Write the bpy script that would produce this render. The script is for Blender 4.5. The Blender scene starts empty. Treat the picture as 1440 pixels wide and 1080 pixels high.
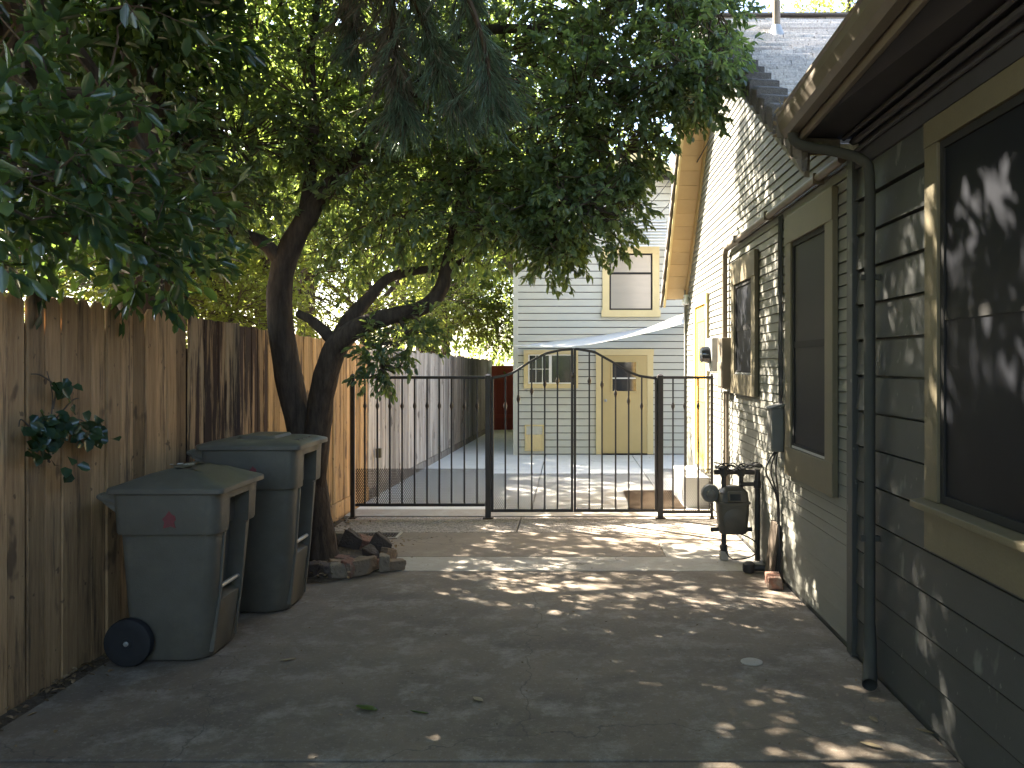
import bpy, math, random
import numpy as np
from mathutils import Vector, Matrix, noise

R = math.radians
rng = np.random.default_rng(7)
random.seed(7)
sc = bpy.context.scene
COL = sc.collection

# ------------------------------------------------------------------ camera
CAM_H = 1.7
FPX = 1206.0            # focal length in pixels of the 1440 px wide photo
VX, VY = 800.0, 512.0   # where the driveway's direction vanishes
cam = bpy.data.cameras.new("camera")
cam.sensor_width = 36.0
cam.lens = FPX / 1440 * 36.0
cam.shift_x = -(VX - 720) / 1440
cam.shift_y = -(540 - VY) / 1440
cam.clip_start = 0.05
cam.clip_end = 3000
cam_ob = bpy.data.objects.new("camera", cam)
cam_ob.location = (0, 0, CAM_H)
cam_ob.rotation_euler = (R(90), 0, 0)
COL.objects.link(cam_ob)
sc.camera = cam_ob

# ------------------------------------------------------------------ light
SUN = Vector((-0.56, 0.45, 0.70)).normalized()
world = bpy.data.worlds.new("World")
sc.world = world
world.use_nodes = True
nt = world.node_tree
bg = nt.nodes["Background"]
sky = nt.nodes.new("ShaderNodeTexSky")
sky.sky_type = 'NISHITA'
sky.sun_disc = False
sky.ozone_density = 0.6
sky.dust_density = 1.6
sky.sun_elevation = math.asin(SUN.z)
sky.sun_rotation = math.atan2(SUN.x, SUN.y)
hs = nt.nodes.new("ShaderNodeHueSaturation")   # the camera's white balance toward open shade
hs.inputs["Saturation"].default_value = 1.0
nt.links.new(sky.outputs[0], hs.inputs["Color"])
nt.links.new(hs.outputs[0], bg.inputs[0])
bg.inputs[1].default_value = 0.07
sun = bpy.data.lights.new("sun", 'SUN')
sun.energy = 5.0
sun.angle = R(0.5)
sun.color = (1.0, 0.91, 0.76)
sun_ob = bpy.data.objects.new("sun", sun)
sun_ob.rotation_euler = SUN.to_track_quat('Z', 'Y').to_euler()
sun_ob.location = (-6, 6, 12)
COL.objects.link(sun_ob)
sc.view_settings.view_transform = 'Standard'
sc.view_settings.look = 'None'
sc.view_settings.exposure = 3.6
sc.view_settings.gamma = 1.0
sc.cycles.max_bounces = 10
sc.cycles.diffuse_bounces = 6
sc.cycles.glossy_bounces = 3
sc.cycles.transmission_bounces = 4
sc.cycles.use_denoising = True


def P(px, py, d):
    """A point of the place from where it shows in the photo and how far off it is."""
    return Vector(((px - VX) * d / FPX, d, CAM_H + (VY - py) * d / FPX))


# ------------------------------------------------------------------ materials
def principled(name):
    m = bpy.data.materials.new(name)
    m.use_nodes = True
    return m, m.node_tree, m.node_tree.nodes["Principled BSDF"]


def mat(name, c1, c2=None, scale=6.0, stretch=(1, 1, 1), rough=0.75, bump=0.0, bscale=60.0, stain=None, sscale=1.5,
        sedge=(0.5, 0.65), spec=0.3, metal=0.0, attr=0.0, detail=6.0, bstretch=None, knots=None):
    m, t, b = principled(name)
    L = t.links
    co = t.nodes.new("ShaderNodeTexCoord")
    mp = t.nodes.new("ShaderNodeMapping")
    mp.inputs["Scale"].default_value = stretch
    L.new(co.outputs["Object"], mp.inputs[0])
    b.inputs["Roughness"].default_value = rough
    b.inputs["Metallic"].default_value = metal
    b.inputs["Specular IOR Level"].default_value = spec
    if c2 is None:
        c2 = tuple(x * 0.8 for x in c1)
    n = t.nodes.new("ShaderNodeTexNoise")
    n.inputs["Scale"].default_value = scale
    n.inputs["Detail"].default_value = detail
    n.inputs["Roughness"].default_value = 0.65
    L.new(mp.outputs[0], n.inputs["Vector"])
    cr = t.nodes.new("ShaderNodeValToRGB")
    cr.color_ramp.elements[0].position = 0.3
    cr.color_ramp.elements[1].position = 0.7
    cr.color_ramp.elements[0].color = (*c1, 1)
    cr.color_ramp.elements[1].color = (*c2, 1)
    L.new(n.outputs["Fac"], cr.inputs[0])
    out = cr.outputs[0]
    if stain is not None:
        n2 = t.nodes.new("ShaderNodeTexNoise")
        n2.inputs["Scale"].default_value = sscale
        n2.inputs["Detail"].default_value = 8
        n2.inputs["Roughness"].default_value = 0.7
        L.new(mp.outputs[0], n2.inputs["Vector"])
        mr = t.nodes.new("ShaderNodeMapRange")
        mr.inputs[1].default_value, mr.inputs[2].default_value = sedge
        L.new(n2.outputs["Fac"], mr.inputs[0])
        mx = t.nodes.new("ShaderNodeMix")
        mx.data_type = 'RGBA'
        L.new(mr.outputs[0], mx.inputs[0])
        L.new(out, mx.inputs[6])
        mx.inputs[7].default_value = (*stain, 1)
        out = mx.outputs[2]
    if knots is not None:
        for sc_, lo, hi, st in ((5.5, .64, .70, (1, 1, .55)), (16.0, .68, .72, (1, 1, .8))):
            mk = t.nodes.new("ShaderNodeMapping")
            mk.inputs["Scale"].default_value = st
            L.new(co.outputs["Object"], mk.inputs[0])
            nk = t.nodes.new("ShaderNodeTexNoise")
            nk.inputs["Scale"].default_value = sc_
            nk.inputs["Detail"].default_value = 3
            L.new(mk.outputs[0], nk.inputs["Vector"])
            mr = t.nodes.new("ShaderNodeMapRange")
            mr.inputs[1].default_value, mr.inputs[2].default_value, mr.inputs[4].default_value = lo, hi, .8
            L.new(nk.outputs["Fac"], mr.inputs[0])
            mx = t.nodes.new("ShaderNodeMix")
            mx.data_type = 'RGBA'
            L.new(mr.outputs[0], mx.inputs[0])
            L.new(out, mx.inputs[6])
            mx.inputs[7].default_value = (*knots, 1)
            out = mx.outputs[2]
    if attr:
        at = t.nodes.new("ShaderNodeAttribute")
        at.attribute_name = "rnd"
        mr = t.nodes.new("ShaderNodeMapRange")
        mr.inputs[3].default_value, mr.inputs[4].default_value = 1 - attr, 1 + attr
        L.new(at.outputs["Fac"], mr.inputs[0])
        hs = t.nodes.new("ShaderNodeHueSaturation")
        L.new(mr.outputs[0], hs.inputs["Value"])
        L.new(out, hs.inputs["Color"])
        out = hs.outputs[0]
    L.new(out, b.inputs["Base Color"])
    if bump:
        mp2 = t.nodes.new("ShaderNodeMapping")
        mp2.inputs["Scale"].default_value = bstretch or stretch
        L.new(co.outputs["Object"], mp2.inputs[0])
        nb = t.nodes.new("ShaderNodeTexNoise")
        nb.inputs["Scale"].default_value = bscale
        nb.inputs["Detail"].default_value = 5
        L.new(mp2.outputs[0], nb.inputs["Vector"])
        bp = t.nodes.new("ShaderNodeBump")
        bp.inputs["Strength"].default_value = bump
        bp.inputs["Distance"].default_value = 0.02
        L.new(nb.outputs["Fac"], bp.inputs["Height"])
        L.new(bp.outputs[0], b.inputs["Normal"])
    return m


def leaf_mat(name, dark, light, trans, rough=0.4, tfac=0.4, spec=0.5):
    m, t, b = principled(name)
    L = t.links
    at = t.nodes.new("ShaderNodeAttribute")
    at.attribute_name = "rnd"
    cr = t.nodes.new("ShaderNodeValToRGB")
    cr.color_ramp.elements[0].color = (*dark, 1)
    cr.color_ramp.elements[1].color = (*light, 1)
    L.new(at.outputs["Fac"], cr.inputs[0])
    L.new(cr.outputs[0], b.inputs["Base Color"])
    b.inputs["Roughness"].default_value = rough
    b.inputs["Specular IOR Level"].default_value = spec
    tr = t.nodes.new("ShaderNodeBsdfTranslucent")
    hs = t.nodes.new("ShaderNodeHueSaturation")
    mr = t.nodes.new("ShaderNodeMapRange")
    mr.inputs[3].default_value, mr.inputs[4].default_value = 0.6, 1.3
    L.new(at.outputs["Fac"], mr.inputs[0])
    L.new(mr.outputs[0], hs.inputs["Value"])
    hs.inputs["Color"].default_value = (*trans, 1)
    L.new(hs.outputs[0], tr.inputs["Color"])
    mx = t.nodes.new("ShaderNodeMixShader")
    mx.inputs[0].default_value = tfac
    L.new(b.outputs[0], mx.inputs[1])
    L.new(tr.outputs[0], mx.inputs[2])
    L.new(mx.outputs[0], t.nodes["Material Output"].inputs[0])
    return m


def concrete(name, base, dark, light, stain=(0.10, 0.085, 0.07), bump=0.25, fine=140.0, samt=0.5, scol=None):
    """Poured concrete: broad blotches, fine grain, dark spots and a few hairline cracks."""
    m, t, b = principled(name)
    L = t.links
    N = t.nodes
    co = N.new("ShaderNodeTexCoord")

    def noise_(scale, detail=6, rough=0.6):
        n = N.new("ShaderNodeTexNoise")
        n.inputs["Scale"].default_value = scale
        n.inputs["Detail"].default_value = detail
        n.inputs["Roughness"].default_value = rough
        L.new(co.outputs["Object"], n.inputs["Vector"])
        return n.outputs["Fac"]

    def rng_(v, a, b_, c=0.0, d=1.0):
        r = N.new("ShaderNodeMapRange")
        for i, x in enumerate((a, b_, c, d)):
            r.inputs[i + 1].default_value = x
        L.new(v, r.inputs[0])
        return r.outputs[0]

    def mix_(f, a, c, mode='MIX'):
        x = N.new("ShaderNodeMix")
        x.data_type = 'RGBA'
        x.blend_type = mode
        L.new(f, x.inputs[0])
        for s, v in ((6, a), (7, c)):
            if isinstance(v, tuple):
                x.inputs[s].default_value = (*v, 1)
            else:
                L.new(v, x.inputs[s])
        return x.outputs[2]
    c = mix_(rng_(noise_(0.9, 8, 0.7), 0.35, 0.62), base, dark)
    c = mix_(rng_(noise_(3.7, 9, 0.75), 0.5, 0.68), c, light)
    c = mix_(rng_(noise_(1.7, 10, 0.8), 0.54, 0.72, 0, samt), c, stain)
    c = mix_(rng_(noise_(fine, 3, 0.6), 0.35, 0.65, 0, 0.35), c, dark)
    v = N.new("ShaderNodeTexVoronoi")
    v.inputs["Scale"].default_value = 9.0
    L.new(co.outputs["Object"], v.inputs["Vector"])
    c = mix_(rng_(v.outputs["Distance"], 0.035, 0.055, 0.75, 0), c, stain)
    c = mix_(rng_(noise_(38.0, 4, 0.7), 0.56, 0.66, 0, 0.4), c, light)
    c = mix_(rng_(noise_(21.0, 4, 0.7), 0.60, 0.70, 0, 0.5), c, stain)
    wn = N.new("ShaderNodeTexNoise")
    wn.inputs["Scale"].default_value = 2.5
    wn.inputs["Detail"].default_value = 6
    L.new(co.outputs["Object"], wn.inputs["Vector"])
    vm = N.new("ShaderNodeVectorMath")
    vm.operation = 'MULTIPLY_ADD'
    vm.inputs[1].default_value = (.5, .5, .5)
    L.new(wn.outputs["Color"], vm.inputs[0])
    L.new(co.outputs["Object"], vm.inputs[2])
    ve = N.new("ShaderNodeTexVoronoi")
    ve.feature = 'DISTANCE_TO_EDGE'
    ve.inputs["Scale"].default_value = 0.42
    L.new(vm.outputs[0], ve.inputs["Vector"])
    c = mix_(rng_(ve.outputs["Distance"], 0.0008, 0.0022, 0.7, 0), c, stain)
    L.new(c, b.inputs["Base Color"])
    b.inputs["Roughness"].default_value = 0.85
    b.inputs["Specular IOR Level"].default_value = 0.25
    bp = N.new("ShaderNodeBump")
    bp.inputs["Strength"].default_value = bump
    bp.inputs["Distance"].default_value = 0.01
    L.new(noise_(fine * 0.6, 6, 0.7), bp.inputs["Height"])
    L.new(bp.outputs[0], b.inputs["Normal"])
    return m


MAT = {}


def build_materials():
    M = MAT
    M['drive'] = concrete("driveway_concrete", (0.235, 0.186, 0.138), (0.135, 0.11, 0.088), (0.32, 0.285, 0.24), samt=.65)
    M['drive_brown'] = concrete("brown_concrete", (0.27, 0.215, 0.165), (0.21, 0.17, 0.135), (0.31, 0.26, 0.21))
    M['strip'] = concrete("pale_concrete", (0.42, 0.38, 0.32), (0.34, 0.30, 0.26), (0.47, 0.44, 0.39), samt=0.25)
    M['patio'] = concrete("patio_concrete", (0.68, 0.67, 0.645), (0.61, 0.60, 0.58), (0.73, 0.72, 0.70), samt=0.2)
    # exposed aggregate
    m, t, b = principled("exposed_aggregate")
    co = t.nodes.new("ShaderNodeTexCoord")
    v = t.nodes.new("ShaderNodeTexVoronoi")
    v.inputs["Scale"].default_value = 75
    t.links.new(co.outputs["Object"], v.inputs["Vector"])
    cr = t.nodes.new("ShaderNodeValToRGB")
    cr.color_ramp.elements[0].color = (0.14, 0.11, 0.09, 1)
    cr.color_ramp.elements[1].color = (0.46, 0.40, 0.34, 1)
    sx = t.nodes.new("ShaderNodeSeparateColor")
    t.links.new(v.outputs["Color"], sx.inputs[0])
    t.links.new(sx.outputs[0], cr.inputs[0])
    t.links.new(cr.outputs[0], b.inputs["Base Color"])
    bp = t.nodes.new("ShaderNodeBump")
    bp.inputs["Strength"].default_value = 0.8
    bp.inputs["Distance"].default_value = 0.01
    bp.invert = True
    t.links.new(v.outputs["Distance"], bp.inputs["Height"])
    t.links.new(bp.outputs[0], b.inputs["Normal"])
    b.inputs["Roughness"].default_value = 0.8
    M['aggregate'] = m
    M['soil'] = mat("soil", (0.07, 0.05, 0.035), (0.15, 0.115, 0.08), 30, bump=0.9, bscale=60, rough=0.95)
    M['litter'] = mat("leaf_litter", (0.12, 0.075, 0.04), (0.26, 0.18, 0.1), 40, rough=0.9, attr=0.5)
    M['fence'] = mat("cedar_boards", (0.48, 0.30, 0.15), (0.29, 0.172, 0.085), 5, (9, 9, 0.7), 0.85, 0.35, 22, stain=(0.10, 0.065, 0.04),
                     sscale=1.0, sedge=(0.53, 0.66), attr=0.42, knots=(.12, .075, .045), bstretch=(8, 8, 0.8))
    M['fence_stained'] = mat("peeling_stained_boards", (0.48, 0.31, 0.165), (0.30, 0.19, 0.10), 5, (9, 9, 0.7), 0.85, 0.35, 22,
                             stain=(0.055, 0.03, 0.02), sscale=1.0, sedge=(0.43, 0.5), attr=0.3, bstretch=(8, 8, 0.8))
    M['fence_warm_lit'] = mat("warm_lit_cedar_boards", (0.60, 0.38, 0.18), (0.40, 0.24, 0.11), 5, (9, 9, 0.7), 0.85, 0.35, 22, stain=(0.14, 0.085, 0.05),
                          sscale=1.2, sedge=(0.52, 0.64), attr=0.3, knots=(.15, .09, .05), bstretch=(8, 8, 0.8))  # warm bounce light off the house wall is mixed into this tan
    M['fence_grey'] = mat("weathered_grey_boards", (0.47, 0.425, 0.375), (0.31, 0.275, 0.245), 5, (9, 9, 0.6), 0.9, 0.35, 22,
                          stain=(0.14, 0.11, 0.09), sscale=1.0, sedge=(0.48, 0.68), attr=0.35, knots=(.10, .085, .075), bstretch=(8, 8, 0.8))
    M['red_wood'] = mat("red_painted_boards", (0.32, 0.07, 0.055), (0.26, 0.058, 0.046), 4, (6, 6, 0.7), 0.7, 0.2, 30, attr=0.15)
    M['bark'] = mat("dark_bark", (0.03, 0.021, 0.016), (0.092, 0.067, 0.05), 24, (1, 1, 0.2), 0.9, 1.0, 22, stain=(0.14, 0.11, 0.085),
                    sscale=2.5, sedge=(0.58, 0.75), bstretch=(1, 1, 0.3))
    M['twig'] = mat("twig_bark", (0.075, 0.055, 0.04), (0.13, 0.10, 0.075), 20, rough=0.9)
    M['leaf_main'] = leaf_mat("laurel_leaves", (0.06, 0.098, 0.064), (0.12, 0.17, 0.108), (0.42, 0.54, 0.11), 0.3, 0.42, 0.6)
    M['leaf_big'] = leaf_mat("broad_glossy_leaves", (0.018, 0.042, 0.03), (0.042, 0.08, 0.05), (0.2, 0.32, 0.05), 0.2, 0.3, 0.7)
    M['leaf_sun'] = leaf_mat("yellow_green_leaves", (0.05, 0.08, 0.018), (0.13, 0.165, 0.035), (0.36, 0.40, 0.07), 0.5, 0.5)
    M['leaf_green'] = leaf_mat("fresh_green_leaves", (0.045, 0.085, 0.026), (0.10, 0.155, 0.045), (0.34, 0.44, 0.07), 0.45, 0.45)
    M['needle'] = leaf_mat("blue_green_needles", (0.075, 0.125, 0.085), (0.16, 0.215, 0.15), (0.18, 0.28, 0.14), 0.5, 0.2)
    M['dry_needle'] = leaf_mat("dry_brown_needles", (0.13, 0.11, 0.085), (0.27, 0.23, 0.18), (0.16, 0.12, 0.07), 0.7, 0.2)
    M['dry_leaf'] = leaf_mat("dry_leaves", (0.17, 0.12, 0.06), (0.38, 0.30, 0.18), (0.2, 0.12, 0.05), 0.7, 0.1)
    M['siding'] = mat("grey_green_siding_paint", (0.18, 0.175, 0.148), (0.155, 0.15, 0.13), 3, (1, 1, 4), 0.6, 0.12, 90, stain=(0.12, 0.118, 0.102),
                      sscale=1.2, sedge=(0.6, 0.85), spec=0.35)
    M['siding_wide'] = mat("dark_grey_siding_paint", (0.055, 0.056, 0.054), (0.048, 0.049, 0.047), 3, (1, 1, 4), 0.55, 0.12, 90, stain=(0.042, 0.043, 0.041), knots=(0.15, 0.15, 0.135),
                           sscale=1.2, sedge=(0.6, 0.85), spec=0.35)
    M['siding_back'] = mat("pale_grey_siding_paint", (0.47, 0.475, 0.425), (0.425, 0.43, 0.385), 2, (1, 1, 4), 0.6, 0.1, 90)
    M['trim'] = mat("khaki_yellow_trim", (0.135, 0.113, 0.07), (0.115, 0.096, 0.06), 5, (1, 1, 1), 0.55, 0.1, 80, stain=(0.10, 0.085, 0.055), sedge=(0.55, 0.8))
    M['trim_cream'] = mat("cream_yellow_trim", (0.60, 0.50, 0.27), (0.55, 0.45, 0.245), 5, rough=0.55)
    M['door_paint'] = mat("mustard_door_paint", (0.47, 0.37, 0.18), (0.43, 0.34, 0.165), 3, rough=0.5)
    M['yellow_door'] = mat("bright_yellow_door_paint", (0.72, 0.44, 0.08), (0.68, 0.40, 0.07), 3, rough=0.5)
    M['fascia'] = mat("grey_brown_fascia_paint", (0.17, 0.14, 0.105), (0.14, 0.115, 0.09), 5, rough=0.5, bump=0.1)
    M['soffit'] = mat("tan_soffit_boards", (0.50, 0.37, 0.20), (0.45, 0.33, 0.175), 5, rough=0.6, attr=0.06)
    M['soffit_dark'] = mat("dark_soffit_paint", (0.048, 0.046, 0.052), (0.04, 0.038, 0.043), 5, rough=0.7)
    M['gutter'] = mat("brown_metal_gutter", (0.15, 0.125, 0.095), (0.12, 0.10, 0.078), 6, rough=0.45, spec=0.5)
    M['downspout'] = mat("grey_painted_pipe", (0.06, 0.059, 0.052), (0.052, 0.051, 0.045), 6, rough=0.7, spec=0.12)
    M['screen'] = mat("dark_insect_screen", (0.009, 0.010, 0.013), (0.014, 0.0145, 0.018), 2, rough=0.5, spec=0.1)
    M['glass_dark'] = mat("dark_window_glass", (0.02, 0.023, 0.028), (0.03, 0.034, 0.04), 2, rough=0.06, spec=0.7)
    M['blind'] = mat("drawn_blind_behind_glass", (0.33, 0.30, 0.25), (0.30, 0.275, 0.23), 2, (1, 1, 6), rough=0.15, spec=0.6)
    M['sash_dark'] = mat("dark_sash_paint", (0.03, 0.029, 0.028), (0.024, 0.023, 0.022), 4, rough=0.7, spec=0.1)
    M['white'] = mat("white_paint", (0.78, 0.78, 0.75), (0.70, 0.70, 0.68), 4, rough=0.5)
    M['iron'] = mat("black_painted_iron", (0.022, 0.018, 0.018), (0.035, 0.027, 0.025), 14, rough=0.42, spec=0.5, bump=0.05)
    M['rust'] = mat("rusty_mesh", (0.035, 0.027, 0.023), (0.07, 0.05, 0.038), 14, rough=0.6)
    M['bin'] = mat("charcoal_plastic", (0.122, 0.112, 0.09), (0.096, 0.088, 0.071), 7, rough=0.5, bump=0.12, bscale=160, stain=(0.165, 0.148, 0.115), sscale=3.0,
                   sedge=(0.52, 0.82), spec=0.4)
    M['tyre'] = mat("black_rubber", (0.018, 0.018, 0.02), (0.026, 0.026, 0.028), 8, rough=0.7)
    M['galv'] = mat("galvanised_steel", (0.42, 0.42, 0.41), (0.33, 0.33, 0.32), 16, rough=0.5, metal=0.5)
    M['red_mark'] = mat("faded_red_print", (0.24, 0.045, 0.05), (0.13, 0.05, 0.05), 18, rough=0.6)
    M['bird'] = mat("white_smear", (0.8, 0.8, 0.78), (0.6, 0.6, 0.6), 25, rough=0.8)
    M['meter'] = mat("grey_meter_paint", (0.095, 0.085, 0.068), (0.075, 0.067, 0.055), 9, rough=0.5, spec=0.4, bump=0.08)
    M['black_pipe'] = mat("black_pipe", (0.03, 0.029, 0.03), (0.055, 0.048, 0.043), 12, rough=0.5)
    M['pipe_brown'] = mat("painted_conduit", (0.17, 0.14, 0.105), (0.13, 0.105, 0.08), 9, rough=0.5)
    M['ebox'] = mat("electrical_box_paint", (0.15, 0.125, 0.095), (0.12, 0.10, 0.076), 6, rough=0.5)
    M['tbox'] = mat("grey_utility_box_paint", (0.16, 0.155, 0.14), (0.13, 0.127, 0.115), 6, rough=0.5)
    M['cable'] = mat("black_cable", (0.02, 0.02, 0.022), (0.028, 0.028, 0.03), 6, rough=0.5)
    M['mat_coir'] = mat("brown_coir", (0.12, 0.08, 0.045), (0.08, 0.052, 0.03), 90, rough=0.95, bump=0.8, bscale=200)
    # roof shingles
    m, t, b = principled("asphalt_shingles")
    co = t.nodes.new("ShaderNodeTexCoord")
    br = t.nodes.new("ShaderNodeTexBrick")
    br.inputs["Scale"].default_value = 1.0
    br.inputs["Brick Width"].default_value = 0.3
    br.inputs["Row Height"].default_value = 0.12
    br.inputs["Mortar Size"].default_value = 0.004
    br.inputs["Color1"].default_value = (0.40, 0.37, 0.35, 1)
    br.inputs["Color2"].default_value = (0.55, 0.51, 0.48, 1)
    br.inputs["Mortar"].default_value = (0.33, 0.30, 0.28, 1)
    t.links.new(co.outputs["Object"], br.inputs["Vector"])
    n = t.nodes.new("ShaderNodeTexNoise")
    n.inputs["Scale"].default_value = 60
    n.inputs["Detail"].default_value = 6
    t.links.new(co.outputs["Object"], n.inputs["Vector"])
    mx = t.nodes.new("ShaderNodeMix")
    mx.data_type = 'RGBA'
    mx.blend_type = 'OVERLAY'
    mx.inputs[0].default_value = 0.7
    t.links.new(br.outputs[0], mx.inputs[6])
    t.links.new(n.outputs["Fac"], mx.inputs[7])
    t.links.new(mx.outputs[2], b.inputs["Base Color"])
    b.inputs["Roughness"].default_value = 0.5
    bp = t.nodes.new("ShaderNodeBump")
    bp.inputs["Strength"].default_value = 0.6
    bp.inputs["Distance"].default_value = 0.01
    t.links.new(n.outputs["Fac"], bp.inputs["Height"])
    t.links.new(bp.outputs[0], b.inputs["Normal"])
    M['shingle'] = m
    M['shingle_dark'] = mat("dark_cap_shingles", (0.10, 0.09, 0.085), (0.16, 0.145, 0.135), 40, rough=0.85, bump=0.6, bscale=120)
    # translucent sail cloth
    m, t, b = principled("white_sail_cloth")
    b.inputs["Base Color"].default_value = (0.88, 0.88, 0.87, 1)
    b.inputs["Roughness"].default_value = 0.8
    tr = t.nodes.new("ShaderNodeBsdfTranslucent")
    tr.inputs[0].default_value = (0.8, 0.8, 0.78, 1)
    mx = t.nodes.new("ShaderNodeMixShader")
    mx.inputs[0].default_value = 0.5
    t.links.new(b.outputs[0], mx.inputs[1])
    t.links.new(tr.outputs[0], mx.inputs[2])
    t.links.new(mx.outputs[0], t.nodes["Material Output"].inputs[0])
    M['sail'] = m


build_materials()


# ------------------------------------------------------------------ mesh helpers
class MB:
    def __init__(self):
        self.v, self.f, self.r = [], [], []

    def add(self, vs, fs, r=None):
        o = len(self.v)
        self.v += [tuple(x) for x in vs]
        self.f += [tuple(i + o for i in f) for f in fs]
        self.r += [random.random() if r is None else r] * len(fs)
        return self

    def box(self, c, s, rot=None, r=None):
        hx, hy, hz = s[0] / 2, s[1] / 2, s[2] / 2
        vs = [Vector((x, y, z)) for x in (-hx, hx) for y in (-hy, hy) for z in (-hz, hz)]
        if rot is not None:
            vs = [rot @ v for v in vs]
        c = Vector(c)
        fs = [(0, 1, 3, 2), (4, 6, 7, 5), (0, 4, 5, 1), (2, 3, 7, 6), (0, 2, 6, 4), (1, 5, 7, 3)]
        return self.add([v + c for v in vs], fs, r if r is not None else random.random())

    def bb(self, x0, x1, y0, y1, z0, z1, r=None):
        return self.box(((x0 + x1) / 2, (y0 + y1) / 2, (z0 + z1) / 2), (x1 - x0, y1 - y0, z1 - z0), None, r)

    def tube(self, pts, rad, n=8, caps=True, jit=0.0):
        pts = [Vector(p) for p in pts]
        if not hasattr(rad, '__len__'):
            rad = [rad] * len(pts)
        t0 = (pts[1] - pts[0]).normalized()
        a = t0.cross(Vector((0.13, 0.21, 0.97)) if abs(t0.z) < .9 else Vector((0.9, 0.3, 0.1))).normalized()
        rings = []
        for i, p in enumerate(pts):
            t = (pts[min(i + 1, len(pts) - 1)] - pts[max(i - 1, 0)]).normalized()
            a = (a - t * a.dot(t)).normalized()
            b = t.cross(a).normalized()
            ring = []
            for k in range(n):
                th = 2 * math.pi * k / n
                q = rad[i]
                if jit:
                    q *= 1 + jit * noise.noise(Vector((math.cos(th) * 2, math.sin(th) * 2, i * 0.35)))
                ring.append(p + (a * math.cos(th) + b * math.sin(th)) * q)
            rings.append(ring)
        vs = [v for r_ in rings for v in r_]
        fs = []
        for i in range(len(pts) - 1):
            for k in range(n):
                k2 = (k + 1) % n
                fs.append((i * n + k, i * n + k2, (i + 1) * n + k2, (i + 1) * n + k))
        if caps:
            fs.append(tuple(range(n - 1, -1, -1)))
            fs.append(tuple((len(pts) - 1) * n + k for k in range(n)))
        return self.add(vs, fs, random.random())

    def loft(self, rings, caps=True):
        n = len(rings[0])
        vs = [v for r_ in rings for v in r_]
        fs = []
        for i in range(len(rings) - 1):
            for k in range(n):
                k2 = (k + 1) % n
                fs.append((i * n + k, i * n + k2, (i + 1) * n + k2, (i + 1) * n + k))
        if caps:
            fs.append(tuple(range(n - 1, -1, -1)))
            fs.append(tuple((len(rings) - 1) * n + k for k in range(n)))
        return self.add(vs, fs)

    def lathe(self, c, prof, axis='Z', n=20):
        c = Vector(c)
        rings = []
        for r_, h in prof:
            ring = []
            for k in range(n):
                th = 2 * math.pi * k / n
                x, y = r_ * math.cos(th), r_ * math.sin(th)
                ring.append(c + (Vector((x, y, h)) if axis == 'Z' else Vector((x, h, y)) if axis == 'Y' else Vector((h, x, y))))
            rings.append(ring)
        return self.loft(rings)

    def build(self, name, m, parent=None, bevel=0.0, smooth=False, seg=2):
        me = bpy.data.meshes.new(name)
        off = Vector(parent['_o']) if parent is not None and '_o' in parent else Vector((0, 0, 0))
        vs = [(x - off.x, y - off.y, z - off.z) for x, y, z in self.v] if off.length else self.v
        me.from_pydata(vs, [], self.f)
        at = me.attributes.new("rnd", 'FLOAT', 'FACE')
        at.data.foreach_set("value", self.r)
        me.validate()
        import bmesh
        b = bmesh.new()
        b.from_mesh(me)
        bmesh.ops.recalc_face_normals(b, faces=b.faces)
        b.to_mesh(me)
        b.free()
        o = bpy.data.objects.new(name, me)
        COL.objects.link(o)
        if m is not None:
            me.materials.append(m)
        if parent is not None:
            o.parent = parent
            o['_o'] = tuple(off)
        if smooth:
            me.polygons.foreach_set("use_smooth", [True] * len(me.polygons))
            me.set_sharp_from_angle(angle=R(40))
        if bevel:
            md = o.modifiers.new("bevel", 'BEVEL')
            md.width = bevel
            md.segments = seg
            md.limit_method = 'ANGLE'
            md.angle_limit = R(40)
        return o


def thing(name, label, cat, loc=(0, 0, 0), group=None):
    o = bpy.data.objects.new(name, None)
    COL.objects.link(o)
    o.location = loc
    o.empty_display_size = 0.2
    o['label'] = label
    o['category'] = cat
    if group:
        o['group'] = group
    o['_o'] = tuple(loc)
    return o


def tag(o, label, cat, group=None):
    o['label'] = label
    o['category'] = cat
    if group:
        o['group'] = group
    return o


def recentre(o):
    """Move a finished top-level mesh's origin to the base of its shape."""
    me = o.data
    n = len(me.vertices)
    a = np.empty(n * 3, np.float32)
    me.vertices.foreach_get("co", a)
    a = a.reshape(-1, 3)
    c = (a.min(0) + a.max(0)) / 2
    c[2] = a[:, 2].min()
    me.vertices.foreach_set("co", (a - c).ravel())
    o.location = tuple(float(x) for x in c)
    return o


def struct(name, mb, m, bevel=0.0):
    o = mb.build(name, m, None, bevel)
    o['kind'] = 'structure'
    return o


def smoothpath(pts, sub=6):
    """Catmull-Rom through (point, radius) pairs."""
    ps = [Vector(p) for p, _ in pts]
    rs = [r for _, r in pts]
    out, ro = [], []
    n = len(ps)
    for i in range(n - 1):
        p0, p1, p2, p3 = ps[max(i - 1, 0)], ps[i], ps[i + 1], ps[min(i + 2, n - 1)]
        for k in range(sub):
            t = k / sub
            out.append(0.5 * ((2 * p1) + (p2 - p0) * t + (2 * p0 - 5 * p1 + 4 * p2 - p3) * t * t + (3 * p1 - p0 - 3 * p2 + p3) * t ** 3))
            ro.append(rs[i] * (1 - t) + rs[i + 1] * t)
    out.append(ps[-1])
    ro.append(rs[-1])
    return out, ro


# ------------------------------------------------------------------ leaves
def unit(a):
    return a / np.maximum(np.linalg.norm(a, axis=1, keepdims=True), 1e-9)


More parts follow.
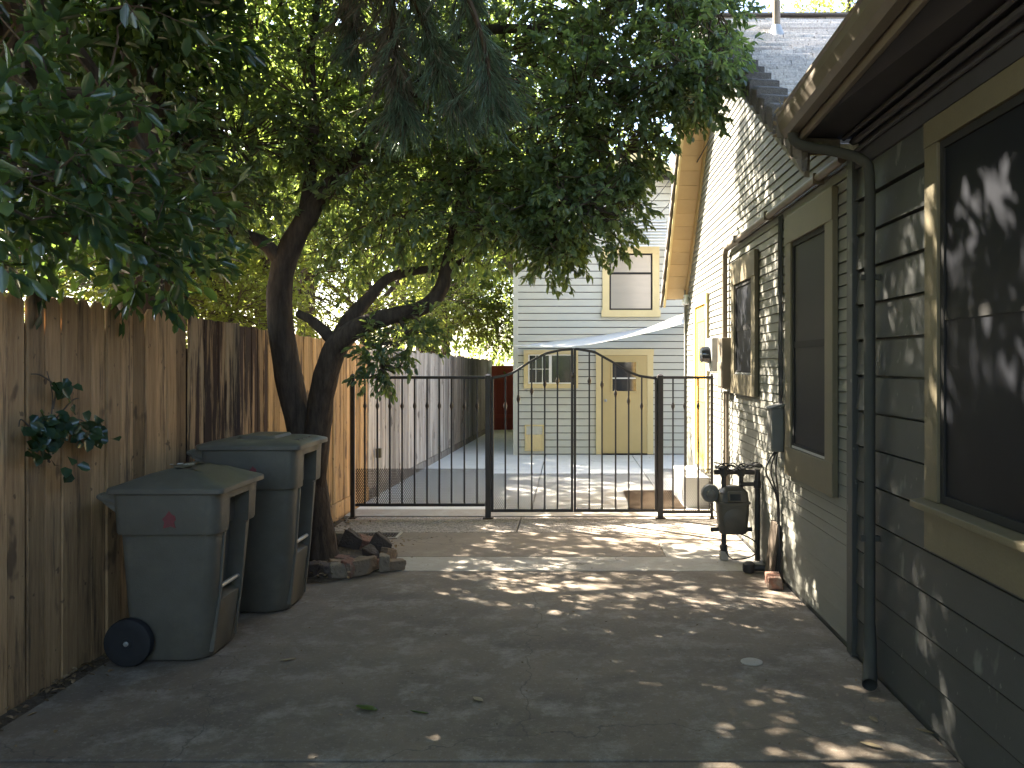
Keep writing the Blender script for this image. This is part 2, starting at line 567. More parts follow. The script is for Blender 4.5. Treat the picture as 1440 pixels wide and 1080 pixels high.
def leaf_mesh(name, pos, ax, up, L, W, m, parent=None, droop=0.12, fold=0.18, tone=None):
    """Every leaf is two folded four-sided halves about its midrib."""
    pos, ax = np.asarray(pos, np.float64), unit(np.asarray(ax, np.float64))
    n = len(pos)
    s = unit(np.cross(np.asarray(up, np.float64), ax))
    nn = np.cross(ax, s)
    L = np.broadcast_to(L, (n,))[:, None]
    W = np.broadcast_to(W, (n,))[:, None]
    v = np.empty((n, 6, 3))
    v[:, 0] = pos
    v[:, 1] = pos + ax * .36 * L + s * .5 * W + nn * fold * W
    v[:, 2] = pos + ax * .74 * L + s * .42 * W + nn * (fold * W - droop * .5 * L)
    v[:, 3] = pos + ax * L - nn * droop * L
    v[:, 4] = pos + ax * .74 * L - s * .42 * W + nn * (fold * W - droop * .5 * L)
    v[:, 5] = pos + ax * .36 * L - s * .5 * W + nn * fold * W
    off = np.array(parent['_o']) if parent is not None and '_o' in parent else np.zeros(3)
    v = v - off
    b = (np.arange(n) * 6)[:, None, None]
    f = np.array([[0, 3, 2, 1], [0, 5, 4, 3]])[None] + b
    me = bpy.data.meshes.new(name)
    me.vertices.add(n * 6)
    me.vertices.foreach_set("co", v.astype(np.float32).ravel())
    me.loops.add(n * 8)
    me.loops.foreach_set("vertex_index", f.astype(np.int32).ravel())
    me.polygons.add(n * 2)
    me.polygons.foreach_set("loop_start", np.arange(0, n * 8, 4, dtype=np.int32))
    me.polygons.foreach_set("loop_total", np.full(n * 2, 4, np.int32))
    me.update(calc_edges=True)
    at = me.attributes.new("rnd", 'FLOAT', 'FACE')
    t = rng.random(n) if tone is None else np.clip(tone + rng.normal(0, .18, n), 0, 1)
    at.data.foreach_set("value", np.repeat(t, 2).astype(np.float32))
    me.materials.append(m)
    o = bpy.data.objects.new(name, me)
    COL.objects.link(o)
    if parent is not None:
        o.parent = parent
        o['_o'] = tuple(off)
    return o


def sample_blob(c, r, n, shell=0.45):
    d = unit(rng.normal(size=(n, 3)))
    u = rng.random(n) ** shell
    return np.asarray(c) + d * u[:, None] * np.asarray(r), d


_K = rng.normal(size=(14, 3))
_PH = rng.random(14) * 6.28


def clump(p, freq):
    """A cheap smooth 3-D field in about -1..1 that opens gaps in a crown."""
    k = unit(_K) * freq * (0.6 + 0.8 * rng_fixed)[:, None]
    return np.sin(p @ k.T * 6.28 + _PH).sum(1) / 5.0


rng_fixed = rng.random(14)


def foliage(name, blobs, m, parent, leaf=(0.065, 0.03), per_shoot=11, shoot=0.2, gap=-0.2, freq=0.9, twigs=None, shell=0.45, hang=0.0, spread=1.0):
    """blobs: (centre, radii, shoots). A shoot carries a spray of leaves; the field 'clump' opens gaps between sprays."""
    SP, SD, CC = [], [], []
    for c, r, n in blobs:
        r = (r, r, r) if not hasattr(r, '__len__') else r
        p, d = sample_blob(c, r, n, shell)
        keep = clump(p, freq) > gap + rng.normal(0, .12, n)
        p, d = p[keep], d[keep]
        SP.append(p)
        SD.append(unit(d + rng.normal(0, .55, d.shape) + np.array([0, 0, -hang])))
        CC.append(np.broadcast_to(np.asarray(c), p.shape))
    SP, SD, CC = np.concatenate(SP), np.concatenate(SD), np.concatenate(CC)
    n = len(SP)
    k = per_shoot
    t = np.tile(np.linspace(0.05, 1, k), n) + rng.normal(0, .04, n * k)
    base = np.repeat(SP, k, 0) + np.repeat(SD, k, 0) * (t * shoot)[:, None]
    D = np.repeat(SD, k, 0)
    rad = unit(np.cross(D, rng.normal(size=D.shape)))
    ang = np.interp(t, [0, 1], [1.2, 0.35])[:, None] * spread
    ax = D * np.cos(ang) + rad * np.sin(ang)
    ax[:, 2] -= 0.15 + hang * 0.5
    up = rng.normal(0, .45, ax.shape) + np.array([0, 0, 1.0])
    L = leaf[0] * rng.uniform(.5, 1.3, n * k)
    W = leaf[1] * rng.uniform(.75, 1.2, n * k)
    tone = np.repeat(np.clip(0.5 + 0.3 * clump(SP, 0.5), 0, 1), k)
    o = leaf_mesh(name, base, ax, up, L, W, m, parent, tone=tone)
    if twigs is not None:
        mb = MB()
        q = rng.random(n) < twigs
        for p, d, c in zip(SP[q], SD[q], CC[q]):
            p, d, c = Vector(p), Vector(d), Vector(c)
            a = p + (c - p) * random.uniform(.35, .9)
            mid = (a + p) / 2 + Vector((random.gauss(0, .05), random.gauss(0, .05), random.gauss(0, .05)))
            mb.tube([a, mid, p, p + d * shoot], [.008, .006, .004, .0015], 4, False)
        if mb.v:
            mb.build("twig_sprays", MAT['twig'], parent)
    return o


def limb(mb, pts, n=10, sub=6, jit=0.12):
    """pts: (px, py, d, radius)"""
    p, r = smoothpath([(P(a, b, c), q) for a, b, c, q in pts], sub)
    mb.tube(p, r, n, True, jit)


# ================================================================== GROUND
WX = 1.68                                   # house wall plane


def fence_x(y):
    return -2.8 + 0.045 * (y - 4.3)


def build_ground():
    mb = MB()
    n = 60
    xs = [-400, -120, -40, -12] + [-6 + i * 0.5 for i in range(25)] + [12, 40, 120, 400]
    ys = [-400, -100, -30] + [-4 + i * 0.6 for i in range(50)] + [40, 100, 200, 600]
    vs, fs = [], []
    for y in ys:
        for x in xs:
            vs.append((x, y, -0.03 + 0.012 * noise.noise(Vector((x * 1.7, y * 1.7, 0)))))
    w = len(xs)
    for j in range(len(ys) - 1):
        for i in range(w - 1):
            fs.append((j * w + i, j * w + i + 1, (j + 1) * w + i + 1, (j + 1) * w + i))
    mb.add(vs, fs)
    struct("ground", mb, MAT['soil'])

    def slab(name, x0, x1, y0, y1, m, z=0.0, bev=0.006):
        b = MB()
        b.bb(x0, x1, y0, y1, z - 0.1, z)
        return struct(name, b, m, bev)
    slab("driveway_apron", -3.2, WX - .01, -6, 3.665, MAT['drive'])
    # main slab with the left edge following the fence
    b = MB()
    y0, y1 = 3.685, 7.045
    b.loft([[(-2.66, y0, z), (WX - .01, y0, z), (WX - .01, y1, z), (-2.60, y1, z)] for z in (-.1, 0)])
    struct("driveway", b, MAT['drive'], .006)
    slab("concrete_strip", -2.4, WX - .01, 7.057, 7.57, MAT['strip'])
    slab("meter_pad", 0.86, WX - .01, 7.578, 8.12, MAT['strip'])
    b = MB()
    x0, x1, y0, y1 = -2.4, WX - .01, 7.578, 8.66
    b.loft([[(x0, y0, z), (0.852, y0, z), (0.852, 8.128, z), (x1, 8.128, z), (x1, y1, z), (x0, y1, z)] for z in (-.1, 0)])
    struct("brown_slab", b, MAT['drive_brown'], .005)
    slab("aggregate_strip", -2.45, -.535, 8.668, 9.54, MAT['aggregate'], 0.0)
    slab("aggregate_strip", -.525, WX - .01, 8.668, 9.54, MAT['aggregate'], 0.0)
    slab("gate_kerb", -2.5, WX - .01, 9.545, 9.98, MAT['strip'], 0.012)
    # patio behind the gate, poured in bays
    for x0, x1 in ((-2.5, -.445), (-.43, 1.17), (1.185, 3.6)):
        for y0, y1 in ((9.99, 13.2), (13.21, 16.3)):
            if x0 > 1 and y1 < 14:
                x1_ = WX - .01
            else:
                x1_ = x1
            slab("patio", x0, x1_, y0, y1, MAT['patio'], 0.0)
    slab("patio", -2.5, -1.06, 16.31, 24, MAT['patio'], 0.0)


build_ground()


# ================================================================== FENCES
def pickets(y0, y1, top0, top1, w, gap, dog, parent, m, name="pickets", jitter=0.012, lean=0.004, bot=0.0):
    mb = MB()
    y = y0
    while y < y1 - 0.02:
        ww = min(w * random.uniform(.93, 1.04), y1 - y)
        t = (y - y0) / (y1 - y0)
        top = top0 + (top1 - top0) * t + random.uniform(-jitter, jitter)
        th = 0.018
        a, b = y, y + ww
        dx = random.uniform(-.006, .006)
        ln = random.uniform(-lean, lean) * 2
        xa, xb = fence_x(a) + dx, fence_x(b) + dx + random.uniform(-.003, .003)
        if dog:
            c = .042
            prof = [(a, bot), (b, bot), (b + ln, top - c), (b - c + ln, top), (a + c + ln, top), (a + ln, top - c)]
        else:
            prof = [(a, bot), (b, bot), (b + ln, top + random.uniform(-.006, .006)), (a + ln, top)]
        f = lambda yy: xa + (xb - xa) * (yy - a) / (b - a)
        fr = [(f(p), p, z) for p, z in prof]
        bk = [(f(p) - th, p, z) for p, z in prof]
        mb.loft([bk, fr])
        nf = len(prof) + 2
        mb.r[-nf:] = [random.random()] * nf
        y = b + gap * random.uniform(.3, 1.5)
    return mb.build(name, m, parent, 0.004, seg=1)


def fence_back(y0, y1, top, parent, m, rails=(0.35, 1.05, 1.75), every=2.4):
    mb = MB()
    mb.loft([[(fence_x(y) - .034, y, -.05), (fence_x(y) - .028, y, -.05), (fence_x(y) - .028, y, top - .09), (fence_x(y) - .034, y, top - .09)] for y in (y0, y1)])
    mb.build("gap_shade_sheet", MAT['twig'], parent)  # dark sheet added behind the pickets so their gaps read as shade
    for z in rails:
        mb = MB()
        x0, x1 = fence_x(y0) - .033, fence_x(y1) - .033
        mb.loft([[(x - .04, y, z - .045), (x - .002, y, z - .045), (x - .002, y, z + .045), (x - .04, y, z + .045)] for x, y in ((x0, y0), (x1, y1))])
        mb.build("rail", m, parent)
    y = y0 + .3
    while y < y1:
        mb = MB()
        mb.bb(fence_x(y) - .15, fence_x(y) - .06, y - .045, y + .045, -.1, top - .08)
        mb.build("post", m, parent)
        y += every


def build_fences():
    t = thing("board_fence", "tan dog-eared cedar board fence behind the two bins, with a vine growing on it", "fence", (fence_x(3.5), 3.5, 0))
    pickets(0.6, 6.12, 2.10, 2.05, 0.137, 0.008, True, t, MAT['fence'], bot=-.05)
    fence_back(0.6, 6.12, 2.0, t, MAT['fence'])
    def kick(ya, yb, z1, m, t):
        mb = MB()
        mb.loft([[(fence_x(y) - .027, y, -.05), (fence_x(y) + .012, y, -.05), (fence_x(y) + .012, y, z1), (fence_x(y) - .027, y, z1)] for y in (ya, yb)])
        mb.build("kickboard", m, t, .004)
    t = thing("board_fence", "flat-topped board fence with peeling dark brown stain left of the forked tree trunk", "fence", (fence_x(6.8), 6.8, 0))
    pickets(6.13, 7.55, 2.05, 2.0, 0.12, 0.005, False, t, MAT['fence_stained'], bot=0.17)
    kick(6.13, 7.55, .165, MAT['fence_stained'], t)
    fence_back(6.13, 7.55, 1.9, t, MAT['fence_stained'])
    t = thing("board_fence", "tan board fence, its colour warmed by bounced light, between the forked tree trunk and the iron fence panel", "fence", (fence_x(9.0), 9.0, 0))
    pickets(7.56, 10.72, 2.0, 1.93, 0.125, 0.005, False, t, MAT['fence_warm_lit'], bot=0.17)
    kick(7.56, 10.72, .165, MAT['fence_warm_lit'], t)
    fence_back(7.56, 10.72, 1.85, t, MAT['fence_warm_lit'])
    t = thing("board_fence", "weathered grey board fence running along the patio beyond the iron gate", "fence", (fence_x(16), 16, 0))
    pickets(10.74, 22.3, 1.93, 1.80, 0.135, 0.004, False, t, MAT['fence_grey'], jitter=.02, bot=0.12)
    kick(10.74, 22.3, .115, MAT['fence_grey'], t)
    fence_back(10.74, 22.3, 1.75, t, MAT['fence_grey'])
    # red gate at the far end of the patio
    t = thing("wooden_gate", "red painted wooden gate at the far end of the passage beside the grey outbuilding", "gate", (-1.5, 22.2, 0))
    mb = MB()
    x = -2.02
    while x < -.8:
        mb.bb(x, x + .139, 22.2, 22.222, .0, 1.66)
        x += .14
    mb.build("boards", MAT['red_wood'], t, .003, seg=1)
    for z in (.35, 1.3):
        mb = MB()
        mb.bb(-2.0, -.8, 22.16, 22.198, z - .05, z + .05)
        mb.build("rail", MAT['red_wood'], t)
    # far boards closing the view past the red gate
    # hose bib post at the fence behind the iron gate
    t = thing("hose_bib", "small pale standpipe with a tap box standing at the grey fence behind the iron gate", "tap", (P(531, 690, 11.0).x, 11.0, 0))
    mb = MB()
    x = fence_x(11.0) + .06
    mb.tube([(x, 11.0, -.05), (x, 11.0, .58)], .016, 8)
    mb.build("pipe", MAT['galv'], t)
    mb = MB()
    mb.bb(x - .035, x + .035, 10.97, 11.03, .50, .62)
    mb.build("tap_box", MAT['trim'], t, .006)


build_fences()


# ================================================================== IRON GATE
GY = 9.45


def sq(mb, a, b, w):
    """A square bar between two points."""
    a, b = Vector(a), Vector(b)
    d = (b - a)
    q = d.to_track_quat('Z', 'X').to_matrix()
    mb.box((a + b) / 2, (w, w, d.length), q)


def baluster(x, z0, z1, zk, parent):
    mb = MB()
    mb.bb(x - .0085, x + .0085, GY - .0085, GY + .0085, z0, z1)
    b = mb.build("baluster", MAT['iron'], parent)
    k = MB()
    k.lathe((x, GY, zk), [(.008, -.042), (.013, -.036), (.013, -.026), (.019, -.014), (.021, 0), (.019, .014), (.013, .026), (.013, .036), (.008, .042)], n=8)
    k.build("knuckle", MAT['iron'], b, smooth=True)


def wire_mesh(x0, x1, z0, z1, parent):
    """Expanded-metal screen: two families of thin diagonal strips."""
    mb = MB()
    p = 0.023
    H = z1 - z0
    s = 0.62                                     # dx per dz
    i = x0 - H * s
    while i < x1:
        for sg in (1, -1):
            xa, za, xb, zb = (i, z0, i + H * s, z1) if sg > 0 else (i + H * s, z0, i, z1)
            # clip to the frame
            if xb != xa:
                def cl(xq):
                    return za + (xq - xa) * (zb - za) / (xb - xa)
                pa, pb = [xa, za], [xb, zb]
                if min(xa, xb) < x0:
                    q = [x0, cl(x0)]
                    if xa < x0:
                        pa = q
                    else:
                        pb = q
                if max(xa, xb) > x1:
                    q = [x1, cl(x1)]
                    if xa > x1:
                        pa = q
                    else:
                        pb = q
                if abs(pa[0] - pb[0]) > .004:
                    h = .0043
                    yy = GY + .009 + (.0015 if sg > 0 else -.0015)
                    mb.add([(pa[0] - h, yy, pa[1]), (pa[0] + h, yy, pa[1]), (pb[0] + h, yy, pb[1]), (pb[0] - h, yy, pb[1]),
                            (pa[0] - h, yy + .002, pa[1]), (pa[0] + h, yy + .002, pa[1]), (pb[0] + h, yy + .002, pb[1]), (pb[0] - h, yy + .002, pb[1])],
                           [(0, 1, 2, 3), (7, 6, 5, 4), (0, 4, 5, 1), (1, 5, 6, 2), (2, 6, 7, 3), (3, 7, 4, 0)], .5)
        i += p
    mb.build("wire_mesh", MAT['rust'], parent)


def gx(px):
    return (px - VX) * GY / FPX


def gz(py):
    return CAM_H + (VY - py) * GY / FPX


def post(px, parent, w=.062, top=None, foot=True):
    mb = MB()
    x = gx(px)
    zt = top or gz(528)
    mb.bb(x - w / 2, x + w / 2, GY - w / 2, GY + w / 2, .0, zt)
    o = mb.build("post", MAT['iron'], parent, .004)
    c = MB()
    c.loft([[(x - w / 2 - .004, GY - w / 2 - .004, zt + .001), (x + w / 2 + .004, GY - w / 2 - .004, zt + .001), (x + w / 2 + .004, GY + w / 2 + .004, zt + .001), (x - w / 2 - .004, GY + w / 2 + .004, zt + .001)],
            [(x - .006, GY - .006, zt + .02), (x + .006, GY - .006, zt + .02), (x + .006, GY + .006, zt + .02), (x - .006, GY + .006, zt + .02)]])
    c.build("post_cap", MAT['iron'], o)
    if foot:
        f = MB()
        f.bb(x - w * .9, x + w * .9, GY - w * .9, GY + w * .9, .0005, .012)
        f.build("base_plate", MAT['rust'], o, .003)


def fixed_panel(t, pxl, pxr, bars, bottom_py, kpy):
    xl, xr = gx(pxl), gx(pxr)
    zt, zb = gz(528.8), gz(bottom_py)
    mb = MB()
    mb.bb(xl, xr, GY - .016, GY + .016, zt - .032, zt)
    mb.build("top_rail", MAT['iron'], t, .003)
    mb = MB()
    mb.bb(xl, xr, GY - .016, GY + .016, zb, zb + .032)
    mb.build("bottom_rail", MAT['iron'], t, .003)
    for b in bars:
        baluster(gx(b), zb + .032, zt - .032, gz(kpy), t)
    wire_mesh(xl, xr, zb + .032, gz(659), t)


def build_gate():
    cx = lambda v: 470 + v / 2.618          # from the enlarged photo
    t = thing("iron_fence_panel", "black iron fence panel of ten bars between the board fence and the arched gate", "fence panel", (gx(590), GY, 0))
    post(496, t, .045)
    post(686.5, t)
    fixed_panel(t, 500, 682, [cx(v) for v in (113, 159, 205, 250, 296, 342, 387, 432, 479, 526)], 712, 571)

    def arch(px):
        pts = [(692, 529.5), (712, 526), (722, 522), (745, 507), (768, 495), (790, 490), (803, 489), (813, 489), (836, 493), (861, 507), (884, 521), (900, 527), (925, 530.5)]
        for (a, b), (c, d) in zip(pts, pts[1:]):
            if a <= px <= c:
                return gz(b + (d - b) * (px - a) / (c - a))
        return gz(530)
    for nm, lab, a, b, bars, kn in (
            ("iron_gate_leaf", "left leaf of the arched black iron gate, its top curving up toward the small window", 692.5, 804.5, (630, 678, 727, 775, 822), (571, 561, 550, 540, 536)),
            ("iron_gate_leaf", "right leaf of the arched black iron gate, in front of the mustard door", 808.5, 922.5, (939, 986, 1036, 1084, 1132), (536, 541, 553.5, 564, 571))):
        t = thing(nm, lab, "gate", (gx((a + b) / 2), GY, 0), "leaves of the arched iron gate")
        zb = gz(720)
        for px in (a, b):
            mb = MB()
            x = gx(px)
            mb.bb(x - .014, x + .014, GY - .016, GY + .016, zb, arch(px) - .004)
            mb.build("stile", MAT['iron'], t, .003)
        mb = MB()
        pts = []
        k = a
        while k <= b + .01:
            pts.append((gx(k), arch(k)))
            k += (b - a) / 24
        rings = [[(x, GY - .016, z - .03), (x, GY + .016, z - .03), (x, GY + .016, z), (x, GY - .016, z)] for x, z in pts]
        mb.loft(rings)
        mb.build("top_rail", MAT['iron'], t, .002, seg=1)
        mb = MB()
        mb.bb(gx(a) + .014, gx(b) - .014, GY - .015, GY + .015, zb, zb + .032)
        mb.build("bottom_rail", MAT['iron'], t, .003)
        for v, kp in zip(bars, kn):
            px = cx(v)
            baluster(gx(px), zb + .032, arch(px) - .028, gz(kp), t)
        wire_mesh(gx(a) + .014, gx(b) - .014, zb + .032, gz(666), t)
        hx = gx(a) if a < 700 else gx(b)
        for z in (.28, 1.3):
            mb = MB()
            mb.lathe((hx + (-.02 if a < 700 else .02), GY, z), [(.013, -.045), (.015, -.043), (.015, .043), (.013, .045)], n=10)
            mb.build("hinge", MAT['iron'], t, smooth=True)
        if a < 700:
            mb = MB()
            mb.bb(gx(803), gx(807.5), GY - .035, GY - .017, gz(541), gz(524))
            mb.build("latch_box", MAT['iron'], t, .004)
            kb = MB()
            kb.lathe((gx(805), GY - .037, gz(529)), [(.004, .0), (.016, -.004), (.016, -.018), (.006, -.024)], 'Y', 12)
            kb.build("latch_knob", MAT['rust'], t, smooth=True)
    t = thing("iron_fence_panel", "narrow black iron fence panel of three bars joining the arched gate to the bungalow", "fence panel", (gx(965), GY, 0))
    post(928.5, t)
    post(1001, t, .03)
    fixed_panel(t, 932, 1000, [cx(v) for v in (1247, 1291, 1340)], 722, 571)


build_gate()


# ================================================================== BINS
def rrect(x0, x1, y0, y1, rb, rf, nw, nd, z, k=4):
    """Rounded rectangle (front = +x) whose front side has a notch nw wide and nd deep."""
    pts = []
    ym = (y0 + y1) / 2
    for cx_, cy_, r, a0 in ((x0 + rb, y0 + rb, rb, 180), (x1 - rf, y0 + rf, rf, 270)):
        for i in range(k + 1):
            a = R(a0 + 90 * i / k)
            pts.append((cx_ + r * math.cos(a), cy_ + r * math.sin(a), z))
    pts += [(x1, ym - nw / 2, z), (x1 - nd, ym - nw / 2 + .004, z), (x1 - nd, ym + nw / 2 - .004, z), (x1, ym + nw / 2, z)]
    for cx_, cy_, r, a0 in ((x1 - rf, y1 - rf, rf, 0), (x0 + rb, y1 - rb, rb, 90)):
        for i in range(k + 1):
            a = R(a0 + 90 * i / k)
            pts.append((cx_ + r * math.cos(a), cy_ + r * math.sin(a), z))
    return pts


def build_bin(label, x0, x1, y0, y1, H, emblem, domed):
    """x0 back (wheels, handle), x1 front, H rim height."""
    t = thing("wheeled_bin", label, "bin", ((x0 + x1) / 2, (y0 + y1) / 2, 0), "wheeled bins against the board fence")
    nw = .30
    cz = H - .235 * H / 1.0                        # underside of the collar
    rz0 = .36 * H
    b = MB()

    def ring(z, ins_b, ins_f, ins_s, nd, rb=.05, rf=.07):
        return rrect(x0 + ins_b, x1 - ins_f, y0 + ins_s, y1 - ins_s, rb, rf, nw, nd, z)
    rings = [ring(.008, .115, .12, .115, .003, .06, .12), ring(.03, .10, .105, .10, .003, .06, .13), ring(rz0 - .02, .083, .072, .075, .003, .05, .10), ring(rz0, .082, .07, .074, .05, .05, .10),
             ring(rz0 + .02, .081, .069, .073, .085), ring(cz - .002, .066, .042, .045, .085), ring(cz, .055, .022, .022, .085), ring(cz + .012, .05, .018, .018, .085),
             ring(H - .05, .042, .012, .012, .085), ring(H - .045, .042, .012, .012, .003), ring(H, .04, .01, .01, .003)]
    b.loft(rings)
    body = b.build("body", MAT['bin'], t, .006, smooth=True)
    # ribs each side of the front recess
    ym = (y0 + y1) / 2
    for s in (-1, 1):
        mb = MB()
        yy = ym + s * (nw / 2 + .012)
        mb.loft([[(x1 - f - .012, yy - .012, z), (x1 - f + .014, yy - .012, z), (x1 - f + .014, yy + .012, z), (x1 - f - .012, yy + .012, z)]
                 for z, f in ((.04, .112), (rz0, .073), (cz - .01, .045))])
        mb.build("rib", MAT['bin'], body, .004)
    # lifting bar
    mb = MB()
    zb = rz0 + .055
    mb.tube([(x1 - .085, ym - nw / 2 - .01, zb), (x1 - .085, ym + nw / 2 + .01, zb)], .014, 10)
    mb.build("lifting_bar", MAT['galv'], t, smooth=True)
    # lid
    m = MB()

    def lr(z, i, xi=0.0):
        return rrect(x0 + .012 + i + xi, x1 + .022 - i - xi, y0 - .008 + i, y1 + .008 - i, .035, .04, nw, .003, z)
    if domed:
        m.loft([lr(H + .002, .012), lr(H + .004, 0), lr(H + .03, .0), lr(H + .037, .006), lr(H + .055, .04, .02), lr(H + .10, .12, .06), lr(H + .125, .19, .09), lr(H + .135, .27, .1)])
    else:
        m.loft([lr(H + .002, .012), lr(H + .004, 0), lr(H + .03, .0), lr(H + .037, .006), lr(H + .055, .05, .02), lr(H + .065, .10, .05), lr(H + .066, .14, .08), lr(H + .085, .15, .085), lr(H + .087, .17, .1)])
    lid = m.build("lid", MAT['bin'], t, .004, smooth=True)
    for k in range(4):
        g = MB()
        yk = ym + (k - 1.5) * .085
        zz = H + (.052 if domed else .058)
        g.bb(x1 - .17, x1 - .045, yk - .018, yk + .018, zz - .02, zz + .004)
        g.build("lid_rib", MAT['bin'], lid, .003)
    if domed:
        sm = MB()
        for i in range(7):
            a, rr = random.uniform(0, 6.28), random.uniform(.008, .022)
            cx_, cy_ = (x0 + x1) / 2 - .01 + random.uniform(-.07, .07), ym - .03 + random.uniform(-.045, .045)
            sm.add([(cx_ + rr * random.uniform(.6, 1.3) * math.cos(a + j * 1.05), cy_ + rr * random.uniform(.6, 1.3) * math.sin(a + j * 1.05), H + .1375) for j in range(6)], [tuple(range(6))])
        sm.build("white_smear", MAT['bird'], lid)
    # handle at the back
    h = MB()
    hz = H - .02
    h.tube([(x0 + .05, y0 + .06, hz - .04), (x0 - .02, y0 + .06, hz - .015), (x0 - .055, y0 + .07, hz), (x0 - .06, y0 + .12, hz), (x0 - .06, y1 - .12, hz), (x0 - .055, y1 - .07, hz), (x0 - .02, y1 - .06, hz - .015), (x0 + .05, y1 - .06, hz - .04)], .017, 8)
    h.build("handle", MAT['bin'], t, smooth=True)
    br = MB()
    for s in (y0 + .05, y1 - .085):
        br.loft([[(x0 + .06, yy, hz + .02), (x0 - .03, yy, hz + .02), (x0 - .03, yy, hz - .03), (x0 + .06, yy, hz - .10)] for yy in (s, s + .035)])
    br.build("handle_bracket", MAT['bin'], t, .004)
    # axle and wheels
    ax = MB()
    wx, wr = x0 + .125, .135
    ax.tube([(wx, y0 + .02, wr), (wx, y1 - .02, wr)], .011, 8)
    ax.build("axle", MAT['galv'], t)
    for s, yy in ((-1, y0 + .045), (1, y1 - .045)):
        w = MB()
        w.lathe((wx, yy, wr), [(.085, -.028), (.118, -.03), (.131, -.024), (wr, -.01), (wr, .01), (.131, .024), (.118, .03), (.085, .028)], 'Y', 28)
        wo = w.build("wheel", MAT['tyre'], t, smooth=True)
        hb = MB()
        hb.lathe((wx, yy, wr), [(.03, -.033), (.034, -.02), (.084, -.014), (.084, .014), (.034, .02), (.03, .033)], 'Y', 20)
        for k in range(6):
            a = k * math.pi / 3
            d = Vector((math.cos(a), 0, math.sin(a)))
            sqm = Matrix.Rotation(-a, 3, 'Y')
            hb.box(Vector((wx, yy, wr)) + d * .058, (.052, .044, .014), sqm)
        hb.build("hub", MAT['tyre'], wo, .002)
        cp = MB()
        cp.lathe((wx, yy + s * .034, wr), [(.014, -.002), (.014, .004), (.008, .008)] if s > 0 else [(.008, -.008), (.014, -.004), (.014, .002)], 'Y', 12)
        cp.build("axle_cap", MAT['galv'], wo)
    # red mark pressed into the collar: a four-pointed plaque
    mx_, mz_, s_ = emblem
    mk = MB()
    yf = y0 + .0105
    pl = [(0, .052), (.016, .03), (.034, .022), (.04, -.002), (.030, -.012), (.038, -.05), (.010, -.038), (-.004, -.044), (-.034, -.05), (-.026, -.014), (-.04, .004), (-.02, .022)]
    mk.loft([[(mx_ + a * s_, yy, mz_ + c * s_) for a, c in pl] for yy in (yf, yf + .012)])
    mk.build("red_mark", MAT['red_mark'], body)
    return t


build_bin("shorter charcoal wheeled bin with a domed lid and a red mark, nearest the camera", -2.60, -1.95, 4.78, 5.45, 0.97, (-2.235, .83, .95), True)
build_bin("taller charcoal wheeled bin with a flat-topped lid, between the shorter bin and the tree", -2.52, -1.82, 5.74, 6.42, 1.12, (-2.12, .985, .6), False)


# ================================================================== GREY OUTBUILDING
BY = 16.1


def lap_front(y, x0, x1f, z0, z1, ex, parent, m, name, x0f=None):
    """Lap siding on a wall facing the camera (-y)."""
    mb = MB()
    z = z0
    while z < z1 - .01:
        zt = min(z + ex, z1)
        a = x0f(zt) if x0f else x0
        b = x1f(zt) if callable(x1f) else x1f
        if b - a > .05:
            r = random.random()
            zg = zt - .015
            mb.add([(a, y - .018, z), (b, y - .018, z), (b, y - .009, zg), (a, y - .009, zg), (a, y + .014, z), (b, y + .014, z), (b, y + .014, zg), (a, y + .014, zg)], [(0, 1, 2, 3), (0, 4, 5, 1), (3, 2, 6, 7)], r)
        z = zt
    return mb.build(name, m, parent)


def by(px, py):
    p = P(px, py, BY)
    return p.x, p.z


def frame_front(x0, x1, z0, z1, w, y, parent, name, m, d=.03, sill=0.0):
    mb = MB()
    mb.bb(x0, x0 + w, y - d, y, z0 + w, z1 - w)
    mb.bb(x1 - w, x1, y - d, y, z0 + w, z1 - w)
    mb.bb(x0, x1, y - d - .004, y, z1 - w, z1)
    mb.bb(x0 - sill, x1 + sill, y - d - (.025 if sill else .004), y, z0, z0 + w)
    return mb.build(name, m, parent, .003)


